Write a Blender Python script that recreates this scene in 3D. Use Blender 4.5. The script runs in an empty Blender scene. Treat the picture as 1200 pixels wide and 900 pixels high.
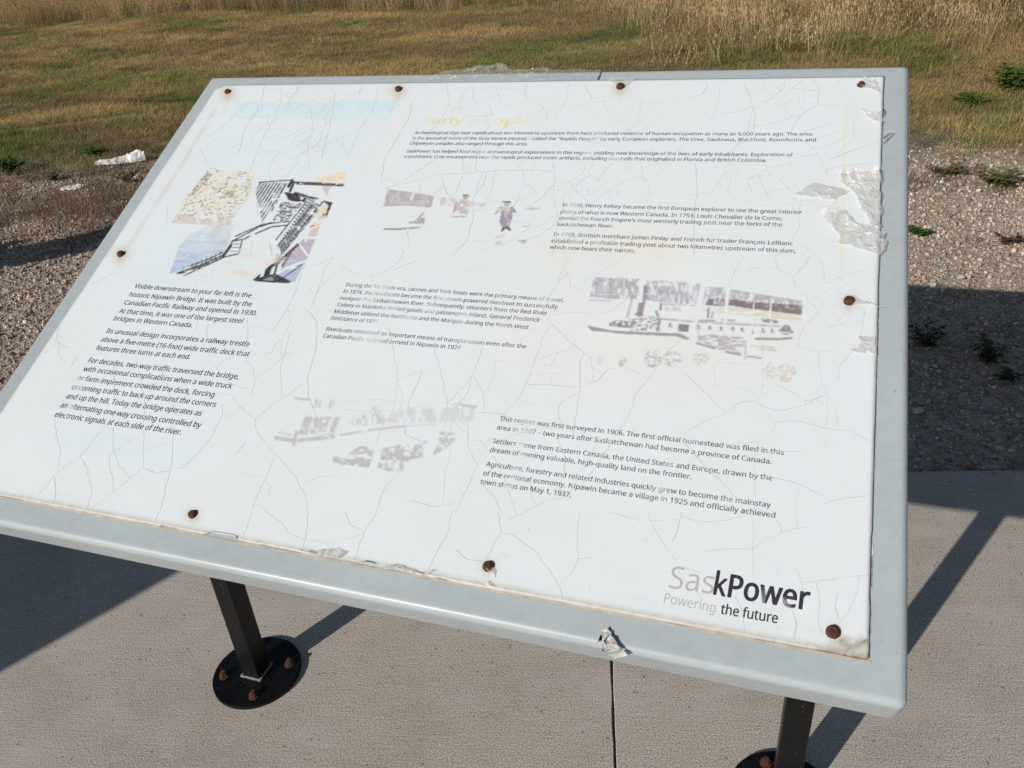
import bpy, bmesh, math, os
import numpy as np
from mathutils import Vector, Matrix
S = bpy.context.scene
COL = S.collection
rad = math.radians
rng = np.random.default_rng(7)

# ------------------------------------------------------------------ camera
RC = np.array([[0.94822667, 0.10111724, -0.30106724],
               [0.3102935, -0.49705151, 0.81034421],
               [-0.06770616, -0.8618092, -0.50269352]])      # columns: right, down, forward
EYE = np.array([0.0, 0.0, 1.48])
FOC = 944.15
cam_d = bpy.data.cameras.new('camera')
cam_d.sensor_width = 36.0
cam_d.lens = 36.0 * FOC / 1200.0
cam_d.clip_start = 0.02
cam_d.clip_end = 3000.0
cam = bpy.data.objects.new('camera', cam_d)
COL.objects.link(cam)
m = Matrix(((RC[0, 0], -RC[0, 1], -RC[0, 2]), (RC[1, 0], -RC[1, 1], -RC[1, 2]), (RC[2, 0], -RC[2, 1], -RC[2, 2])))
cam.matrix_world = Matrix.Translation(Vector(EYE)) @ m.to_4x4()
S.camera = cam

# ------------------------------------------------------------------ light
SUN = Vector((-0.895, -1.755, 1.0)).normalized()
ELEV = math.asin(SUN.z)
world = bpy.data.worlds.new('World'); S.world = world; world.use_nodes = True
wn = world.node_tree.nodes; wl = world.node_tree.links
sky = wn.new('ShaderNodeTexSky'); sky.sky_type = 'NISHITA'; sky.sun_disc = False
sky.sun_elevation = ELEV; sky.sun_rotation = math.atan2(SUN.x, SUN.y)
sky.air_density = 1.0; sky.dust_density = 0.6
bg = wn['Background']; bg.inputs['Strength'].default_value = 0.053
wl.new(sky.outputs[0], bg.inputs['Color'])
sd = bpy.data.lights.new('sun', 'SUN'); sd.energy = 3.95; sd.angle = rad(0.5); sd.color = (1.0, 0.93, 0.84)
sun = bpy.data.objects.new('sun', sd); COL.objects.link(sun)
sun.rotation_euler = SUN.to_track_quat('Z', 'Y').to_euler(); sun.location = (-4, -8, 6)
S.view_settings.view_transform = 'Standard'; S.view_settings.look = 'None'
S.view_settings.exposure = 0.0; S.view_settings.gamma = 1.0

S.cycles.use_denoising = False                     # keeps the fine print crisp
S.cycles.max_bounces = 6; S.cycles.transparent_max_bounces = 8
S.cycles.sample_clamp_indirect = 4.0

# ------------------------------------------------------------------ helpers
def tag(o, label=None, cat=None, group=None, kind=None):
    if label: o['label'] = label
    if cat: o['category'] = cat
    if group: o['group'] = group
    if kind: o['kind'] = kind
    return o

def link(name, me, mat=None, parent=None, smooth=False):
    o = bpy.data.objects.new(name, me); COL.objects.link(o)
    if mat is not None:
        me.materials.clear(); me.materials.append(mat)
    if smooth and len(me.polygons):
        me.polygons.foreach_set('use_smooth', [True] * len(me.polygons))
    if parent is not None: o.parent = parent
    return o

def empty(name, loc=(0, 0, 0), parent=None):
    o = bpy.data.objects.new(name, None); COL.objects.link(o); o.location = loc
    o.empty_display_size = 0.1
    if parent is not None: o.parent = parent
    return o

def mesh(name, v, f, e=()):
    me = bpy.data.meshes.new(name)
    me.from_pydata([tuple(map(float, p)) for p in v], list(e), [tuple(map(int, q)) for q in f]); me.update()
    return me

def bm_mesh(name, bm):
    bmesh.ops.recalc_face_normals(bm, faces=bm.faces[:])
    me = bpy.data.meshes.new(name); bm.to_mesh(me); bm.free(); return me

def box_bm(sx, sy, sz, bev=0.0, seg=2, c=(0, 0, 0)):
    bm = bmesh.new(); bmesh.ops.create_cube(bm, size=1.0)
    for v in bm.verts: v.co = Vector((v.co.x * sx + c[0], v.co.y * sy + c[1], v.co.z * sz + c[2]))
    if bev: bmesh.ops.bevel(bm, geom=bm.edges[:], offset=bev, segments=seg, affect='EDGES', profile=0.5)
    return bm

def _hash(ix, iy, s):
    h = (ix * 374761393 + iy * 668265263 + s * 1442695041) & 0xFFFFFFFF
    h = ((h ^ (h >> 13)) * 1274126177) & 0xFFFFFFFF
    return ((h ^ (h >> 16)) & 0xFFFF) / 65535.0

def noise(x, y, s=0):
    x = np.asarray(x, float); y = np.asarray(y, float)
    ix = np.floor(x).astype(np.int64); iy = np.floor(y).astype(np.int64)
    fx = x - ix; fy = y - iy; fx = fx * fx * (3 - 2 * fx); fy = fy * fy * (3 - 2 * fy)
    a = _hash(ix, iy, s); b = _hash(ix + 1, iy, s); c = _hash(ix, iy + 1, s); d = _hash(ix + 1, iy + 1, s)
    return (a * (1 - fx) + b * fx) * (1 - fy) + (c * (1 - fx) + d * fx) * fy

def fbm(x, y, s=0, o=4):
    r = 0; a = 0.5; t = 0
    for k in range(o):
        r = r + a * noise(np.asarray(x) * 2 ** k, np.asarray(y) * 2 ** k, s + k * 17); t += a; a *= 0.55
    return r / t

def sstep(a, b, x):
    t = np.clip((np.asarray(x, float) - a) / (b - a), 0, 1); return t * t * (3 - 2 * t)

def lin(r, g, b):      # display value 0..255 to linear colour
    f = lambda c: ((c / 255 + 0.055) / 1.055) ** 2.4 if c > 10 else c / 255 / 12.92
    return (f(r), f(g), f(b), 1.0)

# node helpers
class NT:
    def __init__(s, name):
        s.m = bpy.data.materials.new(name); s.m.use_nodes = True
        s.n = s.m.node_tree.nodes; s.l = s.m.node_tree.links
        s.b = s.n['Principled BSDF']; s.out = s.n['Material Output']
    def new(s, t, **k):
        n = s.n.new(t)
        for a, v in k.items(): setattr(n, a, v)
        return n
    def noise(s, scale, vec=None, detail=4, rough=0.55):
        n = s.new('ShaderNodeTexNoise'); n.inputs['Scale'].default_value = scale
        n.inputs['Detail'].default_value = detail; n.inputs['Roughness'].default_value = rough
        if vec is not None: s.l.new(vec, n.inputs['Vector'])
        return n.outputs['Fac']
    def coord(s, kind='Object', scale=(1, 1, 1), rot=(0, 0, 0)):
        c = s.new('ShaderNodeTexCoord'); mp = s.new('ShaderNodeMapping')
        mp.inputs['Scale'].default_value = scale; mp.inputs['Rotation'].default_value = rot
        s.l.new(c.outputs[kind], mp.inputs['Vector']); return mp.outputs[0]
    def ramp(s, fac, stops, interp='LINEAR'):
        r = s.new('ShaderNodeValToRGB'); r.color_ramp.interpolation = interp
        e = r.color_ramp.elements
        while len(e) < len(stops): e.new(0.5)
        for i, (p, c) in enumerate(stops):
            e[i].position = p; e[i].color = c if len(c) == 4 else (*c, 1)
        s.l.new(fac, r.inputs[0]); return r.outputs[0]
    def mix(s, fac, a, b, mode='MIX'):
        n = s.new('ShaderNodeMix', data_type='RGBA', blend_type=mode)
        for sock, v in ((n.inputs[0], fac), (n.inputs[6], a), (n.inputs[7], b)):
            if isinstance(v, (int, float)): sock.default_value = v
            elif isinstance(v, tuple): sock.default_value = v if len(v) == 4 else (*v, 1)
            else: s.l.new(v, sock)
        return n.outputs[2]
    def math(s, op, a, b=0.0):
        n = s.new('ShaderNodeMath', operation=op)
        for i, v in enumerate((a, b)):
            if isinstance(v, (int, float)): n.inputs[i].default_value = v
            else: s.l.new(v, n.inputs[i])
        return n.outputs[0]
    def attr(s, name, kind='GEOMETRY'):
        return s.new('ShaderNodeAttribute', attribute_name=name, attribute_type=kind)
    def bump(s, h, strength, dist, prev=None):
        n = s.new('ShaderNodeBump'); n.inputs['Strength'].default_value = strength; n.inputs['Distance'].default_value = dist
        s.l.new(h, n.inputs['Height'])
        if prev is not None: s.l.new(prev, n.inputs['Normal'])
        s.l.new(n.outputs[0], s.b.inputs['Normal']); return n.outputs[0]
    def col(s, c):
        if isinstance(c, tuple): s.b.inputs['Base Color'].default_value = c if len(c) == 4 else (*c, 1)
        else: s.l.new(c, s.b.inputs['Base Color'])
    def rough(s, v):
        if isinstance(v, (int, float)): s.b.inputs['Roughness'].default_value = v
        else: s.l.new(v, s.b.inputs['Roughness'])

# ------------------------------------------------------------------ materials
def m_concrete():
    t = NT('broomed concrete'); A = rad(13.6)
    base = t.coord('Object')
    big = t.noise(0.9, base, 5); mid = t.noise(6, base, 5); fine = t.noise(330, base, 2, 0.75)
    st = t.coord('Object', (9, 330, 1)); broom = t.noise(1.0, st, 2, 0.5)
    c = t.ramp(big, [(0.3, (0.43, 0.383, 0.33)), (0.7, (0.54, 0.488, 0.425))])
    c = t.mix(0.5, c, t.ramp(mid, [(0.3, (0.42, 0.38, 0.335)), (0.7, (0.54, 0.495, 0.445))]))
    c = t.mix(1.0, c, t.ramp(fine, [(0.36, (0.34, 0.32, 0.30)), (0.45, (0.92, 0.915, 0.91)), (0.54, (1.0, 1.0, 1.0)), (0.64, (1.5, 1.49, 1.46))]), 'MULTIPLY')
    c = t.mix(0.35, c, t.ramp(broom, [(0.3, (0.78, 0.78, 0.78)), (0.6, (1.12, 1.12, 1.12))]), 'MULTIPLY')
    blot = t.noise(2.6, t.coord('Object', (1, 2.2, 1), (0, 0, 0.3)), 6, 0.7)
    c = t.mix(t.ramp(blot, [(0.52, (0, 0, 0)), (0.70, (0.55, 0.55, 0.55))]), c, (0.56, 0.53, 0.49))
    c = t.mix(t.ramp(t.noise(1.7, base, 7, 0.7), [(0.28, (0.5, 0.5, 0.5)), (0.44, (0, 0, 0))]), c, (0.30, 0.262, 0.225))
    v = t.new('ShaderNodeTexVoronoi'); v.inputs['Scale'].default_value = 62; t.l.new(base, v.inputs['Vector'])
    pm = t.math('MULTIPLY', t.math('LESS_THAN', v.outputs['Distance'], 0.17), t.math('GREATER_THAN', t.noise(35, base, 1), 0.60))
    c = t.mix(t.math('MULTIPLY', pm, 0.62), c, (0.10, 0.085, 0.07))
    t.col(c); t.rough(0.92)
    n = t.bump(broom, 0.5, 0.0012); n = t.bump(fine, 0.8, 0.0016, n)
    t.bump(t.math('SUBTRACT', 1.0, pm), 0.8, 0.002, n)
    return t.m

def m_ground():
    t = NT('gravel and soil'); co = t.coord('Object')
    cov = t.attr('cover').outputs['Fac']
    v = t.new('ShaderNodeTexVoronoi'); v.inputs['Scale'].default_value = 55; t.l.new(co, v.inputs['Vector'])
    hs = t.new('ShaderNodeSeparateColor'); t.l.new(v.outputs['Color'], hs.inputs[0])
    gr = t.ramp(hs.outputs[0], [(0.0, (0.30, 0.245, 0.195)), (0.35, (0.43, 0.36, 0.29)), (0.7, (0.52, 0.45, 0.375)), (1.0, (0.5, 0.46, 0.42))])
    gr = t.mix(1.0, gr, t.ramp(v.outputs['Distance'], [(0.0, (1, 1, 1)), (0.6, (0.85, 0.84, 0.82))]), 'MULTIPLY')
    soil = t.ramp(t.noise(9, co, 6, 0.65), [(0.3, (0.15, 0.115, 0.085)), (0.7, (0.34, 0.28, 0.215))])
    turf = t.ramp(t.noise(1.1, co, 8, 0.72), [(0.3, (0.14, 0.105, 0.062)), (0.5, (0.24, 0.185, 0.105)), (0.7, (0.33, 0.26, 0.15))])
    c = t.mix(t.math('MULTIPLY', cov, 1.0), gr, t.mix(t.ramp(cov, [(0.5, (0, 0, 0)), (1.0, (1, 1, 1))]), soil, turf))
    t.col(c); t.rough(0.95)
    n = t.bump(v.outputs['Distance'], 0.5, 0.01); t.bump(t.noise(30, co, 5), 0.6, 0.02, n)
    return t.m

def m_stone():
    t = NT('pebble'); a = t.attr('tint', 'INSTANCER'); co = t.coord('Object')
    f = t.noise(90, co, 4)
    t.col(t.mix(0.6, a.outputs['Color'], t.ramp(f, [(0.3, (0.55, 0.55, 0.55)), (0.7, (1.2, 1.2, 1.2))]), 'MULTIPLY')); t.rough(0.85)
    t.bump(f, 0.4, 0.002); return t.m

def m_blade(name='grass blade', kind='INSTANCER', trans=0.3):
    t = NT(name); a = t.attr('tint', kind); g = t.attr('tip')
    c = t.mix(1.0, a.outputs['Color'], t.ramp(g.outputs['Fac'], [(0.0, (0.6, 0.6, 0.55)), (1.0, (1.2, 1.15, 1.05))]), 'MULTIPLY')
    t.col(c); t.rough(0.6); t.b.inputs['Specular IOR Level'].default_value = 0.25
    tr = t.new('ShaderNodeBsdfTranslucent'); t.l.new(c, tr.inputs[0])
    ms = t.new('ShaderNodeMixShader'); ms.inputs[0].default_value = trans
    t.l.new(t.b.outputs[0], ms.inputs[1]); t.l.new(tr.outputs[0], ms.inputs[2]); t.l.new(ms.outputs[0], t.out.inputs[0])
    return t.m

def m_paint_grey():
    t = NT('powder coated grey metal'); co = t.coord('Object')
    d = t.noise(2.2, co, 6, 0.6); e = t.noise(60, co, 4, 0.7)
    c = t.ramp(d, [(0.3, (0.375, 0.435, 0.465)), (0.7, (0.44, 0.50, 0.53))])
    c = t.mix(0.2, c, t.ramp(e, [(0.45, (1, 1, 1)), (0.75, (0.62, 0.60, 0.55))]), 'MULTIPLY')
    sc = t.noise(1.0, t.coord('Object', (4, 160, 60), (0.5, 0.4, 0.8)), 3)
    c = t.mix(t.math('MULTIPLY', t.math('GREATER_THAN', sc, 0.72), 0.25), c, (0.22, 0.24, 0.25))
    gm = t.noise(7, co, 7, 0.72)
    c = t.mix(t.ramp(gm, [(0.52, (0, 0, 0)), (0.75, (0.30,) * 3)]), c, (0.40, 0.38, 0.34))
    sp2 = t.noise(150, co, 1, 0.5)
    c = t.mix(t.math('MULTIPLY', t.math('GREATER_THAN', sp2, 0.79), 0.5), c, (0.16, 0.15, 0.14))
    t.col(c); t.rough(t.ramp(d, [(0.3, (0.30,) * 3), (0.7, (0.48,) * 3)])); t.b.inputs['Specular IOR Level'].default_value = 0.5
    t.bump(t.noise(300, co, 2), 0.04, 0.0006); return t.m

def m_dark_paint():
    t = NT('dark green black paint'); co = t.coord('Object')
    sp = t.noise(230, co, 2, 0.6); d = t.noise(14, co, 5, 0.65)
    c = t.ramp(d, [(0.3, (0.0025, 0.0032, 0.0034)), (0.75, (0.0065, 0.0072, 0.0072))])
    c = t.mix(t.math('MULTIPLY', t.math('GREATER_THAN', sp, 0.735), 0.5), c, (0.30, 0.27, 0.24))
    t.b.inputs['Specular IOR Level'].default_value = 0.28
    t.col(c); t.rough(t.ramp(d, [(0.3, (0.28,) * 3), (0.7, (0.5,) * 3)])); t.bump(sp, 0.08, 0.0008); return t.m

def m_rust():
    t = NT('rusted steel'); co = t.coord('Object', (1, 1, 1)); f = t.noise(420, co, 5, 0.7)
    t.col(t.ramp(f, [(0.3, (0.016, 0.008, 0.006)), (0.5, (0.075, 0.026, 0.014)), (0.72, (0.20, 0.075, 0.035))])); t.rough(0.9)
    t.bump(f, 0.7, 0.0015); return t.m

def m_paper():
    t = NT('white laminate sheet'); co = t.coord('Object')
    a = t.attr('stain')
    m1 = t.noise(5, co, 6, 0.65)
    c = t.mix(1.0, a.outputs['Color'], t.ramp(m1, [(0.3, (0.965, 0.965, 0.955)), (0.7, (1, 1, 1))]), 'MULTIPLY')
    d = t.noise(130, co, 3, 0.7)
    c = t.mix(0.55, c, t.ramp(d, [(0.66, (1, 1, 1)), (0.80, (0.72, 0.70, 0.66))]), 'MULTIPLY')
    t.col(c); t.rough(t.ramp(m1, [(0.3, (0.36,) * 3), (0.7, (0.5,) * 3)])); t.b.inputs['Specular IOR Level'].default_value = 0.3
    n = t.bump(t.noise(7, co, 3), 0.25, 0.004); t.bump(t.noise(45, co, 3), 0.1, 0.001, n)
    return t.m

PAPER = (0.715, 0.775, 0.812)
def m_ink(name, colr, attrname=None, rough=0.5):
    t = NT(name); a = t.attr('fade')          # fade: 0 fresh ink, 1 worn down to the bare sheet
    c = t.attr(attrname).outputs['Color'] if attrname else colr
    t.col(t.mix(a.outputs['Fac'], c, PAPER)); t.rough(rough); t.b.inputs['Specular IOR Level'].default_value = 0.3
    return t.m

def m_film(name, colr, opac, rough=0.3):
    t = NT(name); co = t.coord('Object'); f = t.noise(60, co, 4, 0.6)
    t.col(t.ramp(f, [(0.3, tuple(c * 0.8 for c in colr)), (0.7, colr)])); t.rough(rough)
    tr = t.new('ShaderNodeBsdfTransparent'); ms = t.new('ShaderNodeMixShader')
    t.l.new(t.ramp(t.noise(35, co, 4), [(0.3, (opac * 0.75,) * 3), (0.7, (min(1, opac * 1.25),) * 3)]), ms.inputs[0])
    t.l.new(tr.outputs[0], ms.inputs[1]); t.l.new(t.b.outputs[0], ms.inputs[2]); t.l.new(ms.outputs[0], t.out.inputs[0])
    t.bump(t.noise(26, co, 5, 0.7), 0.9, 0.006)
    return t.m

def m_simple(name, c1, c2, scale, rough, bump=0.3, dist=0.002, stretch=(1, 1, 1)):
    t = NT(name); co = t.coord('Object', stretch); f = t.noise(scale, co, 5, 0.6)
    t.col(t.ramp(f, [(0.3, c1), (0.7, c2)])); t.rough(rough); t.bump(f, bump, dist); return t.m

M = dict(concrete=m_concrete(), ground=m_ground(), stone=m_stone(), blade=m_blade(), weed=m_blade('weed leaf', 'OBJECT', 0.25),
         grey=m_paint_grey(), dark=m_dark_paint(), rust=m_rust(), paper=m_paper(),
         film=m_film('clear tape film', (0.70, 0.73, 0.74), 0.20, 0.07), laminate=m_film('peeling laminate', (0.76, 0.755, 0.735), 0.45, 0.18),
         scrap=m_simple('dirty white tape', (0.42, 0.42, 0.41), (0.62, 0.61, 0.59), 40, 0.6),
         litter=m_simple('crumpled white plastic', (0.62, 0.62, 0.63), (0.85, 0.85, 0.86), 30, 0.4),
         wood=m_simple('weathered wood', (0.16, 0.11, 0.07), (0.30, 0.23, 0.16), 6, 0.8, 0.4, 0.003, (1, 14, 14)),
         sealant=m_simple('dirty tan sealant', (0.36, 0.33, 0.27), (0.52, 0.49, 0.42), 60, 0.8),
         tape_edge=m_simple('dark tape edge', (0.10, 0.12, 0.15), (0.2, 0.22, 0.25), 40, 0.5),
         weld=m_simple('weld bead', (0.05, 0.05, 0.05), (0.45, 0.44, 0.42), 500, 0.4, 0.8, 0.002))

# ------------------------------------------------------------------ ground
UP = 1.48
E1 = np.array([math.cos(rad(13.6)), math.sin(rad(13.6))]); E2 = np.array([-E1[1], E1[0]])
EDGE0 = np.array([0.286, 1.445]) * UP            # a point on the far edge of the pavement
JOINT0 = np.array([-0.183, 0.834]) * UP          # a point on the visible joint
def edge_dist(x, y):                             # metres beyond the pavement edge
    return (x - EDGE0[0]) * E2[0] + (y - EDGE0[1]) * E2[1]
def along(x, y):
    return (x - EDGE0[0]) * E1[0] + (y - EDGE0[1]) * E1[1]

def grass_line(x, y):                            # distance beyond the line where turf starts
    # from the near left to the far right
    d = y - (5.72 + 0.15 * np.clip(x, -12, 4))
    return d + 0.9 * (fbm(x * 0.7, y * 0.7, 3) - 0.5)

def height(x, y):
    d = edge_dist(x, y)
    h = -0.035 + 0.05 * (fbm(x * 0.5, y * 0.5, 5) - 0.5) * sstep(0.3, 3, d)
    h = h + 0.28 * (fbm(x * 0.16, y * 0.16, 9) - 0.5) * sstep(4, 10, d)
    h = h + 0.10 * (fbm(x * 0.9, y * 0.9, 19) - 0.5) * sstep(4, 7, d)
    h = h + 0.45 * sstep(7, 14, y + 0.5 * x) * sstep(-4.0, 0.0, x)
    return np.where(d < -0.25, -0.016, np.where(d < 0.0, -0.05, h))

fx = np.arange(-22, 16.01, 0.2); fy = np.arange(-3, 30.01, 0.2)
ext = np.array([3, 8, 18, 40, 90, 200, 500, 1000.])
xs = np.concatenate([fx[0] - ext[::-1], fx, fx[-1] + ext]); ys = np.concatenate([fy[0] - ext[::-1], fy, fy[-1] + ext])
GX, GY = np.meshgrid(xs, ys)
far = sstep(24, 60, np.hypot(GX, GY))
GZ = height(GX, GY) * (1 - far) - 0.05 * far
vv = np.stack([GX.ravel(), GY.ravel(), GZ.ravel()], 1); nx = len(xs); ny = len(ys)
ii = (np.arange(ny - 1)[:, None] * nx + np.arange(nx - 1)[None]).ravel()
g_me = mesh('ground', vv, np.stack([ii, ii + 1, ii + nx + 1, ii + nx], 1))
cov = sstep(-0.5, 0.9, grass_line(GX, GY)).ravel()
at = g_me.attributes.new('cover', 'FLOAT', 'POINT'); at.data.foreach_set('value', cov.astype(np.float32))
ground = tag(link('ground', g_me, M['ground'], smooth=True), 'dry ground of gravel, soil and mown grass', kind='structure')

# pavement: cast slabs with real joints
pave = tag(empty('pavement', (JOINT0[0], JOINT0[1], 0)), 'light grey broomed concrete pavement under the sign', kind='structure')
pave.rotation_euler = (0, 0, rad(13.6))
off = float((EDGE0 - JOINT0) @ E2)              # far edge in pavement coordinates (v)
GAP = 0.0048
slab_w = [-7.2, -5.4, -3.6, -1.8, 0.0, 1.8, 3.6, 5.4]
for r_, (v0, v1) in enumerate(((-1.75, off), (-4.6, -1.75))):
    for i in range(len(slab_w) - 1):
        x0, x1 = slab_w[i] + GAP / 2, slab_w[i + 1] - GAP / 2
        y0, y1 = v0 + GAP / 2, v1 - (0 if r_ == 0 else GAP / 2)
        bm = bmesh.new()
        # wobbling joint edges, arrises slightly broken
        n = 60
        top = []
        ys_ = np.linspace(y0, y1, n); xs_ = np.linspace(x0, x1, 30)
        w = lambda a, s, amp: amp * (fbm(a * 26, a * 0 + s, 31) - 0.5)
        loop = [(x0 + w(y, i * 3.1, 0.0050), y) for y in ys_] + [(x, y1 + w(x, 7 + i, 0.006)) for x in xs_[1:-1]] \
            + [(x1 + w(y, (i + 1) * 3.1 + .7, 0.0050), y) for y in ys_[::-1]] + [(x, y0) for x in xs_[1:-1][::-1]]
        vt = [bm.verts.new((a, b, 0.0)) for a, b in loop]; vb = [bm.verts.new((a, b, -0.10)) for a, b in loop]
        k = len(loop); f_top = bm.faces.new(vt[::-1]); bm.faces.new(vb)
        for j in range(k): bm.faces.new((vt[j], vt[(j + 1) % k], vb[(j + 1) % k], vb[j]))
        bmesh.ops.recalc_face_normals(bm, faces=bm.faces[:])
        bmesh.ops.bevel(bm, geom=[e for e in bm.edges if all(abs(v.co.z) < 1e-6 for v in e.verts)], offset=0.0016, segments=1, affect='EDGES')
        link('concrete_slab', bm_mesh('concrete_slab', bm), M['concrete'], pave)

# ------------------------------------------------------------------ scattering
def scatter(name, P_, R_, s_, tint, vid, variants, label, smooth=False, kind='stuff'):
    me = mesh(name, P_, [])
    n = len(P_)
    a = me.attributes.new('rot', 'FLOAT_VECTOR', 'POINT'); a.data.foreach_set('vector', np.asarray(R_, np.float32).ravel())
    a = me.attributes.new('scl', 'FLOAT_VECTOR', 'POINT'); a.data.foreach_set('vector', np.asarray(s_, np.float32).ravel())
    c4 = np.ones((n, 4), np.float32); c4[:, :3] = tint
    a = me.attributes.new('tint', 'FLOAT_COLOR', 'POINT'); a.data.foreach_set('color', c4.ravel())
    a = me.attributes.new('vid', 'INT', 'POINT'); a.data.foreach_set('value', np.asarray(vid, np.int32))
    o = bpy.data.objects.new(name, me); COL.objects.link(o); tag(o, label, kind=kind)
    ng = bpy.data.node_groups.new(name + ' scatter', 'GeometryNodeTree')
    ng.interface.new_socket('Geometry', in_out='INPUT', socket_type='NodeSocketGeometry')
    ng.interface.new_socket('Geometry', in_out='OUTPUT', socket_type='NodeSocketGeometry')
    N = ng.nodes; Lk = ng.links
    gi = N.new('NodeGroupInput'); go = N.new('NodeGroupOutput')
    iop = N.new('GeometryNodeInstanceOnPoints'); jn = N.new('GeometryNodeJoinGeometry')
    for k, vm in enumerate(variants):
        vo = bpy.data.objects.new(name + '_form', vm)
        oi = N.new('GeometryNodeObjectInfo'); oi.inputs['Object'].default_value = vo; oi.inputs['As Instance'].default_value = True
        Lk.new(oi.outputs['Geometry'], jn.inputs[0])
    def na(nm, dt):
        q = N.new('GeometryNodeInputNamedAttribute'); q.data_type = dt; q.inputs['Name'].default_value = nm
        return [x for x in q.outputs if x.enabled and x.name == 'Attribute'][0]
    m2p = N.new('GeometryNodeMeshToPoints')
    Lk.new(gi.outputs[0], m2p.inputs['Mesh']); Lk.new(m2p.outputs[0], iop.inputs['Points'])
    Lk.new(jn.outputs[0], iop.inputs['Instance']); iop.inputs['Pick Instance'].default_value = True
    Lk.new(na('vid', 'INT'), iop.inputs['Instance Index']); Lk.new(na('scl', 'FLOAT_VECTOR'), iop.inputs['Scale'])
    e2r = N.new('FunctionNodeEulerToRotation'); Lk.new(na('rot', 'FLOAT_VECTOR'), e2r.inputs[0]); Lk.new(e2r.outputs[0], iop.inputs['Rotation'])
    Lk.new(iop.outputs[0], go.inputs[0])
    md = o.modifiers.new('scatter', 'NODES'); md.node_group = ng
    return o

def pebble(seed):
    r = np.random.default_rng(seed); bm = bmesh.new(); bmesh.ops.create_icosphere(bm, subdivisions=1 if seed % 3 else 2, radius=1.0)
    s = r.uniform(0.65, 1.15, 3); s[2] *= 0.7; d = r.normal(size=(5, 3)); d /= np.linalg.norm(d, axis=1)[:, None]
    for v in bm.verts:
        p = np.array(v.co)
        for q in d:
            k = p @ q
            if k > 0.72: p = p - q * (k - 0.72)
        p = p * s * r.uniform(0.94, 1.06); v.co = p
    me = bm_mesh('pebble', bm); me.materials.append(M['stone'])
    if seed % 2: me.polygons.foreach_set('use_smooth', [True] * len(me.polygons))
    return me

def clump(seed, n, hmin, hmax, radius, width, lean, head=False, segs=2):
    r = np.random.default_rng(seed); V = []; F = []; T = []
    for k in range(n):
        a = r.uniform(0, 2 * math.pi); rr = radius * math.sqrt(r.uniform()); bx, by = rr * math.cos(a), rr * math.sin(a)
        h = r.uniform(hmin, hmax); la = r.uniform(0, 2 * math.pi); ln = lean * h * r.uniform(0.2, 1.0)
        wa = la + math.pi / 2 + r.uniform(-.5, .5); w = width * r.uniform(0.6, 1.2)
        i0 = len(V)
        for s in range(segs + 1):
            t = s / segs; cx = bx + math.cos(la) * ln * t * t; cy = by + math.sin(la) * ln * t * t; cz = h * t * (1 - 0.15 * t * lean)
            ww = w * (1 - t * 0.85) * 0.5
            V += [(cx - math.cos(wa) * ww, cy - math.sin(wa) * ww, cz), (cx + math.cos(wa) * ww, cy + math.sin(wa) * ww, cz)]; T += [t, t]
        for s in range(segs): F.append((i0 + 2 * s, i0 + 2 * s + 1, i0 + 2 * s + 3, i0 + 2 * s + 2))
        if head and r.uniform() < 0.6:
            i1 = len(V); tx, ty = bx + math.cos(la) * ln, by + math.sin(la) * ln; hz = V[-1][2]; hl = h * 0.13; hw = width * 0.9
            for q in range(2):
                qa = wa + q * 1.57; i1 = len(V)
                V += [(tx, ty, hz - hl), (tx + math.cos(qa) * hw, ty + math.sin(qa) * hw, hz - hl * .4), (tx, ty, hz + hl * .4), (tx - math.cos(qa) * hw, ty - math.sin(qa) * hw, hz - hl * .4)]
                T += [1, 1, 1, 1]; F.append((i1, i1 + 1, i1 + 2, i1 + 3))
    me = mesh('clump', V, F); at = me.attributes.new('tip', 'FLOAT', 'POINT'); at.data.foreach_set('value', np.array(T, np.float32))
    me.materials.append(M['blade']); return me

def rects(n, x0, x1, y0, y1): return rng.uniform(x0, x1, n), rng.uniform(y0, y1, n)

# gravel
n = 480000
x, y = rects(n, -8.0, 5.5, 0.2, 7.2)
d = edge_dist(x, y); gl = grass_line(x, y)
keep = ((d > 0.012) | ((d > -0.16) & (d < -0.008) & (rng.uniform(size=len(x)) < 0.035 * np.exp(d / 0.05)))) & (rng.uniform(size=n) > sstep(-0.7, 0.5, gl)) & (np.hypot(x, y) * 0.07 < rng.uniform(0.05, 1.15, n))
keep &= (x > -1.15 * y - 1.6) & (x < 0.30 * y + 1.4)
x, y, d = x[keep], y[keep], d[keep]; k = len(x)
size = np.exp(rng.normal(math.log(0.0038), 0.48, k)) * (1 + 0.10 * np.hypot(x, y)); size = np.clip(size, 0.0022, 0.015)
size = np.where(d < 0.03, np.minimum(size, 0.008), size)
z = np.where(d < 0, size * .5, height(x, y) + size * rng.uniform(0.0, 0.6, k))
pal = np.array([[0.30, 0.25, 0.21], [0.40, 0.35, 0.31], [0.22, 0.18, 0.155], [0.50, 0.46, 0.42], [0.33, 0.245, 0.20], [0.17, 0.16, 0.16], [0.42, 0.33, 0.26], [0.60, 0.57, 0.54]])
ci = rng.choice(8, k, p=[.24, .19, .18, .07, .14, .08, .085, .015])
tint = pal[ci] * rng.uniform(0.75, 1.15, (k, 1)) * np.array([1.48, 1.37, 1.25])
scatter('gravel', np.stack([x, y, z], 1), rng.uniform(0, 6.28, (k, 3)), size[:, None] * rng.uniform(0.8, 1.2, (k, 3)), tint, rng.integers(0, 8, k),
        [pebble(s) for s in range(8)], 'mixed grey and brown gravel beside the pavement')

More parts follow.
